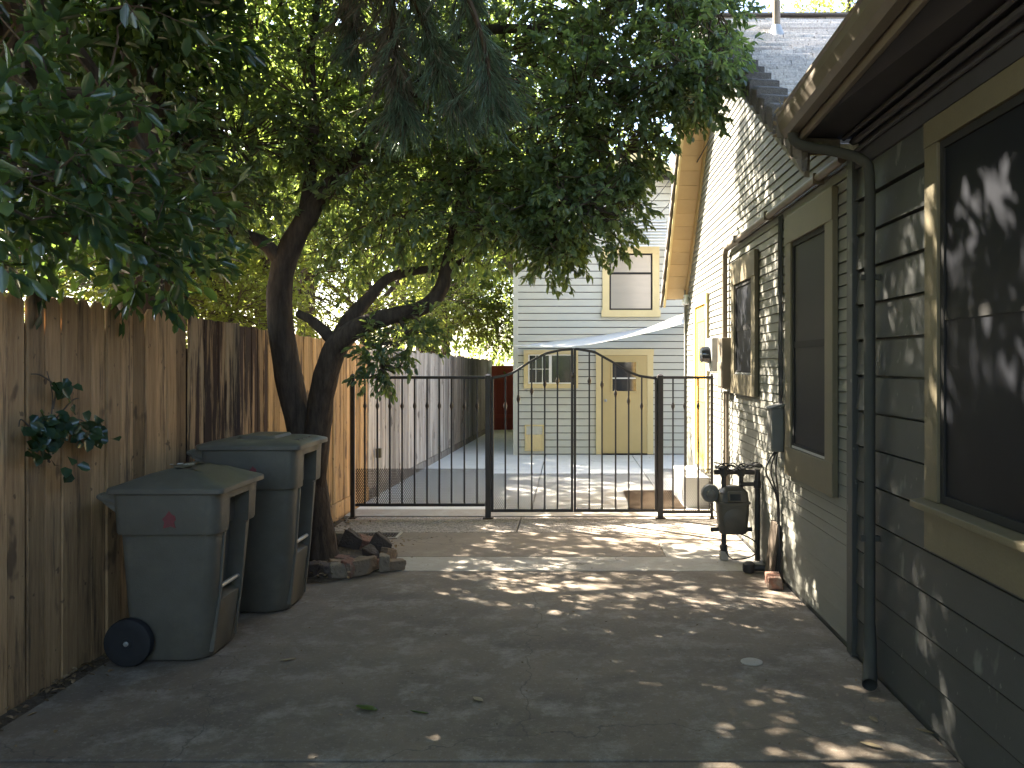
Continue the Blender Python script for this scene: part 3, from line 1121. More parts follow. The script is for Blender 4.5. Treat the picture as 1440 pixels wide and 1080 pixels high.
def build_outbuilding():
    xl, xr = -1.04, 3.58
    xc, zp, ze = 1.27, 5.62, 4.08
    t = thing("outbuilding", "pale grey lap-sided outbuilding with cream trim and a mustard door behind the iron gate", "outbuilding", (xc, BY, 0))
    slope = (zp - ze) / (xc - xl)
    lap_front(BY, xl, lambda z: xr if z <= ze else xc + (zp - z) / slope, 0.02, zp - .08, .132, t, MAT['siding_back'], "wall",
              lambda z: xl if z <= ze else xc - (zp - z) / slope)
    mb = MB()
    mb.loft([[(xl, y, 0), (xr, y, 0), (xr, y, ze), (xc, y, zp - .02), (xl, y, ze - .02)] for y in (BY + .015, BY + 6)])
    mb.build("wall_core", MAT['siding_wide'], t)  # core coloured dark so the grooves between laps read as shadow
    # corner boards
    for x in (xl, xr - .09):
        mb = MB()
        mb.bb(x - .005, x + .085, BY - .03, BY - .0005, .0, ze - .02)
        mb.build("corner_board", MAT['siding_back'], t, .003)
    # roof and barge boards
    mb = MB()
    o = .35
    for s in (-1, 1):
        xe = xc + s * (xc - xl + o)
        zee = zp - slope * (xc - xl + o)
        mb.loft([[(xc, y, zp + .02), (xe, y, zee + .02), (xe, y, zee + .08), (xc, y, zp + .08)] for y in (BY - .45, BY + 6.3)])
    mb.build("roof", MAT['shingle'], t)
    for s in (-1, 1):
        mb = MB()
        xe = xc + s * (xc - xl + o)
        zee = zp - slope * (xc - xl + o)
        mb.loft([[(xc + s * .001, y, zp - .15), (xe, y, zee - .15), (xe, y, zee + .06), (xc + s * .001, y, zp + .06)] for y in (BY - .485, BY - .452)])
        mb.build("barge_board", MAT['trim_cream'], t, .003)
    # gable louvre
    x0, z0 = by(884, 276)
    x1, z1 = by(905, 248)
    f = frame_front(x0, x1, z0, z1, .03, BY - .0185, t, "gable_vent", MAT['siding_back'])
    mb = MB()
    for k in range(9):
        z = z0 + .04 + k * (z1 - z0 - .08) / 8
        mb.box(((x0 + x1) / 2, BY - .03, z), (x1 - x0 - .06, .03, .006), Matrix.Rotation(R(-35), 3, 'X'))
    mb.build("louvre_slats", MAT['siding_back'], f)
    # upper window
    x0, z0 = by(847, 446)
    x1, z1 = by(927, 347)
    w = frame_front(x0, x1, z0, z1, .13, BY - .0185, t, "window", MAT['trim_cream'], .035, .02)
    mb = MB()
    mb.bb(x0 + .13, x1 - .13, BY - .026, BY - .0186, z0 + .13, z1 - .13)
    mb.build("pane", MAT['blind'], w)
    s = frame_front(x0 + .131, x1 - .131, z0 + .131, z1 - .131, .03, BY - .0262, w, "sash", MAT['sash_dark'], .006)
    mb = MB()
    zm = z0 + (z1 - z0) * .62
    mb.bb(x0 + .161, x1 - .161, BY - .034, BY - .0263, zm - .02, zm + .02)
    mb.build("meeting_rail", MAT['sash_dark'], w)
    # slatted awning above the upper window
    a = MB()
    xa, za = by(884, 349)
    xb, zb = by(936, 312)
    for k in range(9):
        zz = za + (zb - za) * k / 8
        a.box(((xa + xb) / 2, BY - .09 - .25 * (1 - k / 8), zz), (xb - xa, .055, .008), Matrix.Rotation(R(30), 3, 'X'))
    aw = a.build("slatted_awning", MAT['white'], t)
    for x in (xa + .05, xb - .3):
        mb = MB()
        mb.loft([[(xx, BY - .02, zb), (xx, BY - .05, zb), (xx, BY - .33, za - .02), (xx, BY - .30, za - .02)] for xx in (x, x + .02)])
        mb.build("awning_arm", MAT['siding_back'], aw)
    # small window left of the door
    x0, z0 = by(736.5, 546)
    x1, z1 = by(813, 492)
    w = frame_front(x0, x1, z0, z1, .085, BY - .0185, t, "window", MAT['trim_cream'], .035, .0)
    s = frame_front(x0 + .086, x1 - .086, z0 + .086, z1 - .086, .022, BY - .0187, w, "sash", MAT['white'], .018)
    xm = (x0 + x1) / 2 - .01
    mb = MB()
    mb.bb(x0 + .108, xm - .027, BY - .026, BY - .0187, z0 + .108, z1 - .108)
    mb.bb(xm + .027, x1 - .108, BY - .026, BY - .0187, z0 + .108, z1 - .108)
    mb.build("pane", MAT['glass_dark'], w)
    mb = MB()
    mb.bb(xm - .026, xm + .026, BY - .036, BY - .0187, z0 + .108, z1 - .108)
    mb.build("mullion", MAT['white'], w)
    mb = MB()
    for k in (1, 2):
        x = x0 + .108 + k * (xm - .027 - x0 - .108) / 3
        mb.bb(x - .005, x + .005, BY - .03, BY - .0262, z0 + .108, z1 - .108)
    zc = (z0 + z1) / 2
    mb.bb(x0 + .108, xm - .027, BY - .0306, BY - .0268, zc - .005, zc + .005)
    mb.build("glazing_bars", MAT['white'], w)
    # door
    x0, _ = by(838, 600)
    x1, _ = by(918.5, 600)
    z1 = by(800, 491)[1]
    mb = MB()
    tw = .115
    mb.bb(x0, x0 + tw, BY - .05, BY - .0185, .01, z1 - tw)
    mb.bb(x1 - tw, x1, BY - .05, BY - .0185, .01, z1 - tw)
    mb.bb(x0 - .01, x1 + .01, BY - .054, BY - .0185, z1 - tw, z1)
    mb.build("door_frame", MAT['trim_cream'], t, .003)
    d = MB()
    wx0, wz0 = by(860, 551)
    wx1, wz1 = by(895, 508)
    dx0, dx1, dz1 = x0 + tw + .004, x1 - tw - .004, z1 - tw - .004
    yb, yf = BY - .019, BY - .04
    d.bb(dx0, wx0, yf, yb, .03, dz1)
    d.bb(wx1, dx1, yf, yb, .03, dz1)
    d.bb(wx0, wx1, yf, yb, .03, wz0)
    d.bb(wx0, wx1, yf, yb, wz1, dz1)
    dr = d.build("door", MAT['door_paint'], t)
    fr = frame_front(wx0 - .02, wx1 + .02, wz0 - .02, wz1 + .02, .035, yf - .0005, dr, "window_bead", MAT['door_paint'], .012)
    mb = MB()
    zc = (wz0 + wz1) / 2 - .03
    mb.bb(wx0, wx1, yb - .012, yb, wz0, zc - .012)
    mb.bb(wx0, wx1, yb - .012, yb, zc + .012, wz1)
    mb.build("pane", MAT['glass_dark'], dr)
    mb = MB()
    mb.bb(wx0 + .016, wx1 - .016, yf - .006, yb - .0005, zc - .011, zc + .011)
    mb.build("window_bar", MAT['white'], dr)
    kb = MB()
    kx = dx0 + .06
    kb.lathe((kx, yf, 1.02), [(.03, -.001), (.03, -.006), (.012, -.012), (.012, -.04), (.028, -.05), (.028, -.066), (.012, -.075)], 'Y', 14)
    kb.build("door_knob", MAT['galv'], dr, smooth=True)
    mb = MB()
    mb.bb(x0 + tw, x1 - tw, BY - .09, BY - .019, .004, .026)
    mb.build("threshold", MAT['sash_dark'], t)
    # pet flap left of the door
    x0, z0 = by(738, 634)
    x1, z1 = by(765, 597)
    pf = frame_front(x0, x1, z0, z1, .03, BY - .0185, t, "pet_door", MAT['trim_cream'], .02)
    mb = MB()
    mb.bb(x0 + .03, x1 - .03, BY - .027, BY - .0187, z0 + .03, z0 + (z1 - z0) * .62)
    mb.build("flap", MAT['trim_cream'], pf)
    mb = MB()
    mb.bb(x0 + .03, x1 - .03, BY - .024, BY - .0187, z0 + (z1 - z0) * .63, z1 - .03)
    mb.build("top_panel", MAT['siding_back'], pf)


build_outbuilding()

# ================================================================== BUNGALOW
GR = 1.38                               # plane of the gable's overhanging rake


def g_near(y):
    return 3.09 + .566 * (y - 5.2)


def g_far(y):
    return 2.69 + .969 * (12.33 - y)


YP = (3.09 - .566 * 5.2 - 2.69 - .969 * 12.33) / (-.969 - .566)      # ridge
ZP = g_near(YP)


def lap_side(y0f, y1f, z0, z1, ex, parent, m, name, proud=.015, groove=.006):
    """Lap siding on a wall facing the driveway (-x)."""
    mb = MB()
    z = z0
    while z < z1 - .005:
        zt = min(z + ex, z1)
        zm = (z + zt) / 2
        a, b = y0f(zm), y1f(zm)
        if b - a > .04:
            cuts = [a]
            while cuts[-1] < b - 2.2:
                cuts.append(cuts[-1] + random.uniform(1.3, 3.6))
            cuts[-1:] = [b] if len(cuts) > 1 else [a, b]
            for ya, yb in zip(cuts, cuts[1:]):
                r = random.random()
                yb -= .0025
                w0, w1 = random.uniform(-.002, .002), random.uniform(-.002, .002)
                q = proud * .45
                dp = .016 if groove > .01 else .008
                zg = zt - groove
                mb.add([(WX - proud + w0, ya, z), (WX - proud + w1, yb, z), (WX - q, yb, zg), (WX - q, ya, zg), (WX + dp, ya, z), (WX + dp, yb, z), (WX + dp, yb, zg), (WX + dp, ya, zg), (WX + dp, yb, zt), (WX + dp, ya, zt)],
                       [(0, 3, 2, 1), (0, 1, 5, 4), (3, 7, 6, 2), (7, 9, 8, 6)], r)
        z = zt
    return mb.build(name, m, parent)


def trim_window(label, y0, y1, z0, z1, w, wt, wb, parent, m, pane, sill=False, rail=.5, light_bead=False):
    """Casing boards proud of the siding, a dark screen set back inside them."""
    X0, X1 = WX - .052, WX - .0265 if rail == .52 else WX - .0165
    mb = MB()
    mb.bb(X0, X1, y0, y0 + w, z0 + wb, z1 - wt)
    mb.bb(X0, X1, y1 - w, y1, z0 + wb, z1 - wt)
    mb.bb(X0 - .004, X1, y0 - .0, y1 + .0, z1 - wt, z1)
    mb.bb(X0 - .002, X1, y0, y1, z0, z0 + wb - (.03 if sill else 0))
    o = mb.build("window", m, parent, .003)
    if label:
        o['label'] = label
    if sill:
        s = MB()
        s.loft([[(X0 - .05, y, z0 + wb - .042), (X1, y, z0 + wb - .03), (X1, y, z0 + wb), (X0 - .05, y, z0 + wb - .012)] for y in (y0 - .045, y1 + .045)])
        s.build("sill", m, o, .004)
    a0, a1, b0, b1 = y0 + w, y1 - w, z0 + wb, z1 - wt
    fw = .038
    f = MB()
    xf0, xf1 = WX - .038, WX - .018
    f.bb(xf0, xf1, a0, a0 + fw, b0, b1)
    f.bb(xf0, xf1, a1 - fw, a1, b0, b1)
    f.bb(xf0 - .001, xf1, a0 + fw, a1 - fw, b1 - fw, b1)
    f.bb(xf0 - .001, xf1, a0 + fw, a1 - fw, b0, b0 + fw)
    f.build("screen_frame", MAT['sash_dark'], o, .002)
    p = MB()
    p.bb(WX - .0285, WX - .0175, a0 + fw, a1 - fw, b0 + fw, b1 - fw)
    p.build("screen", pane, o)
    zr = b0 + (b1 - b0) * rail
    r_ = MB()
    r_.bb(WX - .034, WX - .029, a0 + fw, a1 - fw, zr - .024, zr + .024)
    r_.build("meeting_rail", MAT['sash_dark'], o)
    if light_bead:
        g = MB()
        g.bb(WX - .043, WX - .0365, a0 + .004, a1 - .004, b0 + .004, b0 + .02)
        g.build("bottom_bead", MAT['galv'], o)
    return o


def shingle_slope(name, f, ylo, yhi, x0, x1, parent, ex=.125):
    """Overlapping courses climbing from ylo to yhi (z = f(y)) across x0..x1."""
    mb = MB()
    L = abs(yhi - ylo)
    sg = 1 if yhi > ylo else -1
    dy = ex * .86
    n = int(L / dy)
    for k in range(n + 1):
        ya = ylo + sg * k * dy
        yb = ylo + sg * min((k + 1) * dy + .02, L + .02)
        x = x0 - random.uniform(0, .02)
        while x < x1:
            w = random.uniform(.22, .36) if x < 4.5 else 1.0
            e = random.uniform(-.006, .006)
            lift = .027 + random.uniform(0, .008)
            xe = min(x + w, x1)
            za, zb = f(ya), f(yb)
            mb.add([(x, ya - sg * .012 + e, za + lift), (xe, ya - sg * .012 + e, za + lift), (xe, yb, zb + .006), (x, yb, zb + .006),
                    (x, ya - sg * .012 + e, za - .002), (xe, ya - sg * .012 + e, za - .002)], [(0, 1, 2, 3), (4, 5, 1, 0)])
            x = xe + .003
    return mb.build(name, MAT['shingle'], parent)


def build_house():
    t = thing("bungalow", "grey-green lap-sided bungalow with khaki window trim along the right of the driveway", "house", (WX, 6, 0))
    # cores behind the siding
    mb = MB()
    mb.loft([[(x, -4, .0), (x, 4.95, .0), (x, 4.95, 3.05), (x, -4, 3.05)] for x in (WX + .02, 7)])
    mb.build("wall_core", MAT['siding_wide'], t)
    mb = MB()
    mb.loft([[(x, 4.951, 0), (x, 12.2, 0), (x, 12.2, g_far(12.2) - .06), (x, YP, ZP - .06), (x, 4.951, g_near(4.951) - .06)] for x in (WX + .02, 7)])
    mb.build("gable_core", MAT['siding'], t)
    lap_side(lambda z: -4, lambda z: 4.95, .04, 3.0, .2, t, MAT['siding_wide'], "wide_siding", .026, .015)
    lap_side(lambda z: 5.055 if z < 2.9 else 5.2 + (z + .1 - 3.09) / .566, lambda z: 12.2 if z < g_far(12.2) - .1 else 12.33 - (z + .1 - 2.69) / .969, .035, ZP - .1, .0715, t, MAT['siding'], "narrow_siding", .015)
    # foundation strip
    mb = MB()
    mb.bb(WX - .004, WX + .015, -4, 12.2, -.05, .034)
    mb.build("foundation", MAT['siding_wide'], t)
    mb = MB()
    mb.bb(WX - .045, WX - .001, 4.952, 5.052, .01, 3.0)
    mb.build("corner_board", MAT['siding_wide'], t, .004)
    mb = MB()
    mb.bb(WX - .04, WX - .001, 12.13, 12.215, .02, 2.75)
    mb.build("corner_board", MAT['siding'], t, .004)
    # windows
    trim_window("large near window with a projecting sill, dark screen", 2.10, 3.93, .86, 2.80, .135, .115, .225, t, MAT['trim'], MAT['screen'], True, .52)
    trim_window("tall middle window with khaki casing", 5.30, 6.47, .875, 2.80, .165, .205, .21, t, MAT['trim'], MAT['screen'], False, .5, True)
    trim_window("small far window with khaki casing", 7.52, 8.62, 1.41, 2.71, .16, .23, .19, t, MAT['trim'], MAT['screen'], False, .5, True)
    # frieze under the near soffit
    mb = MB()
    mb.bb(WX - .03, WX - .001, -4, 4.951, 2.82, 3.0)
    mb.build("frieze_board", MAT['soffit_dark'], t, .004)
    mb = MB()
    for k, (xx, zz, r_) in enumerate(((WX - .06, 2.965, .02), (WX - .11, 2.985, .012), (WX - .045, 2.915, .012))):
        mb.tube([(xx, -4, zz), (xx, 4.9, zz)], r_, 8)
    mb.build("soffit_moulding", MAT['soffit_dark'], t)
    # near roof: soffit, fascia, roof
    tilt = .045

    def ez(y):
        return 3.0 + (4.75 - y) * tilt
    mb = MB()
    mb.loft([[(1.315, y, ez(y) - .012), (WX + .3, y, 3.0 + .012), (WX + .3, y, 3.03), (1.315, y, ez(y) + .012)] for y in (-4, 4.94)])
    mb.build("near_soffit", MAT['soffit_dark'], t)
    mb = MB()
    mb.loft([[(1.29, y, ez(y) - .05), (1.314, y, ez(y) - .05), (1.314, y, ez(y) + .13), (1.29, y, ez(y) + .13)] for y in (-4, 4.945)])
    mb.build("near_fascia", MAT['fascia'], t, .003)
    # gutter: half-open trough with a lip
    mb = MB()
    sec = [(1.288, .115), (1.288, .0), (1.275, -.012), (1.225, -.012), (1.20, .012), (1.183, .06), (1.183, .105), (1.172, .112), (1.172, .122), (1.192, .122), (1.192, .06), (1.21, .02), (1.275, .0), (1.28, .115)]
    mb.loft([[(x, y, ez(y) + z) for x, z in sec] for y in (-4, -1, 1, 3, 4.86)])
    g = mb.build("gutter", MAT['gutter'], t)
    mb = MB()
    mb.bb(1.178, 1.29, 4.861, 4.868, ez(4.86) - .012, ez(4.86) + .118)
    mb.build("gutter_end", MAT['gutter'], g, .004)
    # downspout: elbow back to the wall, drop, kick-out
    p, r_ = smoothpath([((1.25, 4.78, 3.0), .028), ((1.255, 4.78, 2.95), .028), ((1.31, 4.76, 2.91), .028), ((1.46, 4.70, 2.865), .028), ((1.585, 4.63, 2.80), .028), ((1.613, 4.60, 2.69), .028), ((1.613, 4.60, 2.2), .028)], 5)
    mb = MB()
    mb.tube(p, r_, 14)
    d = mb.build("downspout", MAT['downspout'], t, smooth=True)
    mb = MB()
    mb.tube([(1.613, 4.60, 2.22), (1.613, 4.60, .28)], .0295, 14)
    mb.build("drop_pipe", MAT['downspout'], d, smooth=True)
    mb = MB()
    p, r_ = smoothpath([((1.613, 4.60, .30), .032), ((1.613, 4.59, .17), .033), ((1.59, 4.53, .09), .037), ((1.55, 4.42, .048), .038)], 5)
    mb.tube(p, r_, 14, False)
    mb.tube(p, [q * .9 for q in r_], 14, False)
    mb.build("outlet", MAT['downspout'], d, smooth=True)
    for z in (.75, 2.15):
        mb = MB()
        mb.bb(1.562, 1.664, 4.585, 4.615, z, z + .03)
        mb.build("pipe_strap", MAT['downspout'], d, .003)
    mb = MB()
    mb.loft([[(1.235, y, ez(y) + .122), (5.2, y, 4.9), (5.2, y, 5.0), (1.24, y, ez(y) + .15)] for y in (-4.2, 4.95)])
    nr = mb.build("near_roof", MAT['shingle_dark'], t)
    mb = MB()
    y = -4.0
    while y < 4.94:
        w = random.uniform(.2, .33)
        x = 1.215 + random.uniform(-.012, .014)
        mb.bb(x, x + .35, y, min(y + w, 4.95), ez(y) + .136 + random.uniform(0, .004), ez(y) + .152 + random.uniform(0, .012))
        y += w + .004
    mb.build("shingle_edge", MAT['shingle_dark'], nr)
    # gable roof
    mb = MB()
    for (ya, yb, f) in ((4.9, YP, g_near), (12.33, YP, g_far)):
        mb.loft([[(GR, ya, f(ya) - .02), (GR, yb, f(yb) - .02), (GR, yb, f(yb) - .001), (GR, ya, f(ya) - .001)], [(7.2, ya, f(ya) - .02), (7.2, yb, f(yb) - .02), (7.2, yb, f(yb) - .001), (7.2, ya, f(ya) - .001)]])
    rf = mb.build("gable_roof", MAT['shingle_dark'], t)
    shingle_slope("near_slope", g_near, 4.9, YP, GR - .02, 7.2, rf)
    shingle_slope("far_slope", g_far, 12.36, YP, GR - .02, 7.2, rf)
    # rake caps: bent tiles overlapping up both rakes
    for nm, f, ya, yb, st in (("rake_caps", g_near, 4.86, YP, .235), ("far_rake_caps", g_far, 12.4, YP, .19)):
        mb = MB()
        sg = 1 if yb > ya else -1
        n = int(abs(yb - ya) / st)
        for k in range(n):
            y0_ = ya + sg * k * st + random.uniform(-.008, .008)
            y1_ = y0_ + sg * st * 1.35
            z0_, z1_ = f(y0_), f(y1_)
            lf, ins = .085 + random.uniform(0, .012), .020
            xo = GR - .045 - random.uniform(0, .008)
            ring0 = [(xo - .012, y0_, z0_ - .105), (xo - .012, y0_, z0_ + lf - .025), (xo + .01, y0_, z0_ + lf), (xo + .21, y0_, z0_ + lf - .012), (xo + .21, y0_, z0_ + .004), (xo + .035, y0_, z0_ + .006), (xo + .02, y0_, z0_ - .105)]
            ring1 = [(xo + .006, y1_, z1_ - .085), (xo + .006, y1_, z1_ + ins - .02), (xo + .022, y1_, z1_ + ins), (xo + .21, y1_, z1_ + ins - .006), (xo + .21, y1_, z1_ + .002), (xo + .035, y1_, z1_ + .002), (xo + .02, y1_, z1_ - .085)]
            mb.loft([ring0, ring1])
        mb.build(nm, MAT['shingle_dark'], rf, .004, seg=1)
    # rake fascia and soffit boards
    for nm, f, ya, yb, m in (("rake_fascia", g_near, 4.95, YP, MAT['fascia']), ("far_rake_fascia", g_far, 12.34, YP, MAT['trim_cream'])):
        mb = MB()
        x = GR - .02
        mb.loft([[(x, ya, f(ya) - .17), (x, yb, f(yb) - .17), (x, yb, f(yb) - .021), (x, ya, f(ya) - .021)], [(x + .03, ya, f(ya) - .17), (x + .03, yb, f(yb) - .17), (x + .03, yb, f(yb) - .021), (x + .03, ya, f(ya) - .021)]])
        mb.build(nm, m, rf)
    for nm, f, ya, yb in (("rake_soffit", g_near, 5.0, YP), ("far_rake_soffit", g_far, 12.33, YP)):
        mb = MB()
        sg = 1 if yb > ya else -1
        n = int(abs(yb - ya) / .155)
        for k in range(n):
            a, b = ya + sg * k * .155, ya + sg * (k * .155 + .15)
            mb.loft([[(x, a, f(a) - .06), (x, b, f(b) - .06), (x, b, f(b) - .025), (x, a, f(a) - .025)] for x in (GR + .0105, WX + .05)])
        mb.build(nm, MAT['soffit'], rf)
    # frieze on the far rake
    mb = MB()
    f = g_far
    mb.loft([[(x, 12.2, f(12.2) - .30), (x, YP + .15, f(YP + .15) - .30), (x, YP + .15, f(YP + .15) - .0605), (x, 12.2, f(12.2) - .0605)] for x in (WX - .026, WX - .001)])
    mb.build("rake_frieze", MAT['soffit'], t)
    mb = MB()
    mb.bb(WX - .3, WX + 5, YP - .12, YP + .12, ZP + .015, ZP + .035)
    mb.build("ridge_cap", MAT['shingle_dark'], rf)
    # vent pipe
    v = P(1092, 50, 8.49)
    mb = MB()
    mb.tube([v - Vector((0, 0, .1)), v + Vector((0, 0, .34))], .037, 14)
    vp = mb.build("vent_pipe", MAT['pipe_brown'], rf, smooth=True)
    mb = MB()
    mb.lathe(v, [(.10, -.03), (.07, .02), (.042, .10), (.039, .10)], n=16)
    mb.build("flashing", MAT['galv'], vp, smooth=True)
    # side door with its steps
    mb = MB()
    y0, y1, z0, z1 = 10.2, 11.25, .40, 2.55
    X0, X1 = WX - .045, WX - .0155
    mb.bb(X0, X1, y0, y0 + .11, z0, z1 - .12)
    mb.bb(X0, X1, y1 - .11, y1, z0, z1 - .12)
    mb.bb(X0 - .004, X1, y0, y1, z1 - .12, z1)
    df = mb.build("door_frame", MAT['trim_cream'], t, .003)
    mb = MB()
    mb.bb(WX - .03, WX - .016, y0 + .112, y1 - .112, z0 + .02, z1 - .122)
    sd = mb.build("side_door", MAT['yellow_door'], t)
    for za, zb in ((z0 + .15, z0 + .85), (z0 + 1.0, z0 + 1.85)):
        fr = MB()
        ya, yb = y0 + .21, y1 - .21
        fr.bb(WX - .036, WX - .0305, ya, ya + .02, za, zb)
        fr.bb(WX - .036, WX - .0305, yb - .02, yb, za, zb)
        fr.bb(WX - .0365, WX - .0305, ya + .02, yb - .02, za, za + .02)
        fr.bb(WX - .0365, WX - .0305, ya + .02, yb - .02, zb - .02, zb)
        fr.build("panel_mould", MAT['yellow_door'], sd)
    for k, (xx, zz) in enumerate(((WX - .30, .36),)):
        mb = MB()
        mb.bb(xx, WX - .02, 10.15, 11.3, .001, zz)
        mb.build("step", MAT['white'], t, .01)
    # floodlight under the far eave
    fl = P(966, 424, 12.0)
    mb = MB()
    mb.lathe(fl + Vector((0, -.02, .06)), [(.05, 0), (.05, .03), (.02, .035)], n=14)
    lo = mb.build("floodlight", MAT['white'], t, smooth=True)
    for s in (-1, 1):
        q = MB()
        q.lathe(fl + Vector((-.02, s * .05 - .03, .03)), [(.015, .03), (.035, .0), (.055, -.07), (.052, -.075), (.0, -.06)], n=14)
        q.build("lamp_head", MAT['white'], lo, smooth=True)


build_house()


# ================================================================== THINGS ALONG THE HOUSE WALL
def build_wall_things():
    # conduit running along the wall into the meter boxes
    t = thing("electrical_service", "brown electrical conduit with meter boxes on the bungalow wall by the small far window", "electrical boxes", (WX - .08, 8.95, 0))
    p, r_ = smoothpath([((WX - .055, 5.1, 2.92), .028), ((WX - .055, 8.5, 2.90), .028), ((WX - .055, 8.82, 2.89), .028), ((WX - .055, 8.92, 2.83), .028), ((WX - .055, 8.94, 2.70), .028), ((WX - .055, 8.94, 1.9), .028)], 8)
    mb = MB()
    mb.tube(p, r_, 12)
    c = mb.build("conduit", MAT['pipe_brown'], t, smooth=True)
    for y in (5.6, 7.0, 8.3):
        s = MB()
        s.bb(WX - .09, WX - .017, y - .012, y + .012, 2.875, 2.945)
        s.build("strap", MAT['pipe_brown'], c)
    mb = MB()
    mb.bb(WX - .12, WX - .017, 8.74, 9.0, 1.45, 1.97)
    b = mb.build("main_box", MAT['ebox'], t, .008)
    mb = MB()
    mb.bb(WX - .126, WX - .121, 8.75, 8.99, 1.47, 1.72)
    mb.build("cover", MAT['ebox'], b, .003)
    mb = MB()
    mb.bb(WX - .17, WX - .017, 9.06, 9.36, 1.62, 1.98)
    m_ = mb.build("meter_socket", MAT['galv'], t, .01)
    mb = MB()
    mb.lathe((WX - .171, 9.21, 1.80), [(.095, .0), (.095, -.02), (.085, -.09), (.07, -.10)], 'X', 20)
    mb.build("meter_dial", MAT['glass_dark'], m_, smooth=True)
    for y in (8.80, 8.93):
        mb = MB()
        mb.tube([(WX - .055, y, 1.42), (WX - .055, y, .02)], .018, 10)
        mb.build("ground_conduit", MAT['pipe_brown'], t, smooth=True)
    # small telephone box with cables
    y = 6.72
    t = thing("utility_box", "small grey utility box hung on black cables between the two screened windows", "utility box", (WX - .06, y, 1.0))
    mb = MB()
    mb.bb(WX - .115, WX - .017, y - .10, y + .06, 1.02, 1.36)
    b = mb.build("box", MAT['tbox'], t, .01)
    mb = MB()
    mb.loft([[(WX - .13, yy, 1.352), (WX - .017, yy, 1.375), (WX - .017, yy, 1.395), (WX - .13, yy, 1.362)] for yy in (y - .11, y + .07)])
    mb.build("hood", MAT['tbox'], b)
    for k in range(4):
        mb = MB()
        yy = y - .05 + k * .024
        pts = [(WX - .024 - .004 * (k % 2), yy + random.uniform(-.012, .012), 2.86 - (2.86 - 1.38) * i / 9) for i in range(10)]
        mb.tube(pts, .0065, 6)
        mb.build("cable", MAT['cable'], t, smooth=True)
    for k in range(3):
        mb = MB()
        pts, _ = smoothpath([((WX - .06, y - .06 + k * .03, 1.02), 1), ((WX - .07 - .03 * k, y - .05 + k * .04, .86), 1), ((WX - .035, y + .02 * k, .6), 1), ((WX - .035 - .01 * k, y - .03 + .03 * k, .02), 1)], 5)
        mb.tube(pts, .0065, 6)
        mb.build("cable", MAT['cable'], t, smooth=True)
    # gas meter
    gx_, gy_ = 1.37, 7.45
    t = thing("gas_meter", "grey gas meter on black pipes standing on the pale concrete against the bungalow", "gas meter", (gx_, gy_, 0))
    c = P(1030, 716, gy_)
    mb = MB()
    w, d, h = .135, .10, .40
    z0 = c.z - .205

    def ring(z, k, r=.05):
        return [(c.x + a, gy_ + b, z) for a, b, _ in rrect(-w * k, w * k, -d * k, d * k, min(r, d * k * .9), min(r, d * k * .9), .02, 0.0, 0)]
    mb.loft([ring(z0, .80), ring(z0 + .02, .9), ring(z0 + .20, 1.0), ring(z0 + .255, 1.0), ring(z0 + .26, 1.07), ring(z0 + .275, 1.07), ring(z0 + .28, 1.0), ring(z0 + .36, .92), ring(z0 + .40, .6), ring(z0 + .41, .35)])
    bd = mb.build("meter_body", MAT['meter'], t, .003, smooth=True)
    mb = MB()
    mb.bb(c.x - .06, c.x + .06, gy_ - d - .035, gy_ - d + .01, z0 + .285, z0 + .375)
    ix = mb.build("index_box", MAT['meter'], bd, .008)
    mb = MB()
    mb.bb(c.x - .045, c.x + .045, gy_ - d - .038, gy_ - d - .0355, z0 + .30, z0 + .355)
    mb.build("dial", MAT['glass_dark'], ix)
    mb = MB()
    mb.lathe((c.x, gy_ - d + .005, z0 + .13), [(.06, .02), (.095, .005), (.095, -.008), (.05, -.018)], 'Y', 20)
    mb.build("diaphragm_plate", MAT['meter'], bd, smooth=True)
    zt = CAM_H + (VY - 664) * gy_ / FPX

    def pipe(name, pts, r_=.02, n=10, sub=4, mm='black_pipe'):
        q = MB()
        pp, _ = smoothpath([(a, 1) for a in pts], sub)
        q.tube(pp, r_, n)
        return q.build(name, MAT[mm], t, smooth=True)
    pipe("inlet_pipe", [(c.x - .075, gy_, z0 + .38), (c.x - .075, gy_, zt - .06), (c.x - .075, gy_, zt)], .02)
    pipe("outlet_pipe", [(c.x + .075, gy_, z0 + .38), (c.x + .075, gy_, zt - .06), (c.x + .075, gy_, zt)], .02)
    pipe("manifold", [(c.x - .16, gy_, zt), (c.x, gy_, zt + .002), (WX - .04, gy_, zt)], .023)
    pipe("cross_pipe", [(c.x + .06, gy_ - .03, zt - .10), (WX - .05, gy_ - .03, zt - .10)], .018)
    pipe("riser", [(P(1064, 700, gy_).x, gy_ - .03, zt + .03), (P(1064, 700, gy_).x, gy_ - .03, -.02)], .024)
    pipe("supply_pipe", [(c.x - .075, gy_, z0 - .01), (c.x - .075, gy_, -.02)], .022)
    pipe("low_pipe", [(c.x - .19, gy_, z0 + .03), (c.x - .1, gy_, z0 + .03), (c.x + .17, gy_, z0 + .03)], .02)
    for i, (xx, zz) in enumerate(((c.x - .075, zt), (c.x + .075, zt), (P(1064, 700, gy_).x, zt - .1), (c.x - .075, .10))):
        q = MB()
        q.lathe((xx, gy_ - (.03 if i == 2 else 0), zz), [(.024, -.035), (.033, -.03), (.033, .03), (.024, .035)], n=8)
        q.build("fitting", MAT['black_pipe'], t)
    q = MB()
    rg = Vector((c.x - .19, gy_ + .02, z0 + .34))
    q.lathe(rg, [(.02, -.07), (.035, -.06), (.04, -.035), (.075, -.03), (.08, -.008), (.08, .008), (.075, .03), (.035, .05), (.03, .11), (.02, .12)], 'Y', 18)
    q.build("regulator", MAT['tbox'], t, smooth=True)
    q = MB()
    q.bb(c.x - .11, c.x - .04, gy_ - .035, gy_ + .035, .001, .08)
    q.build("pipe_footing", MAT['strip'], t, .008)
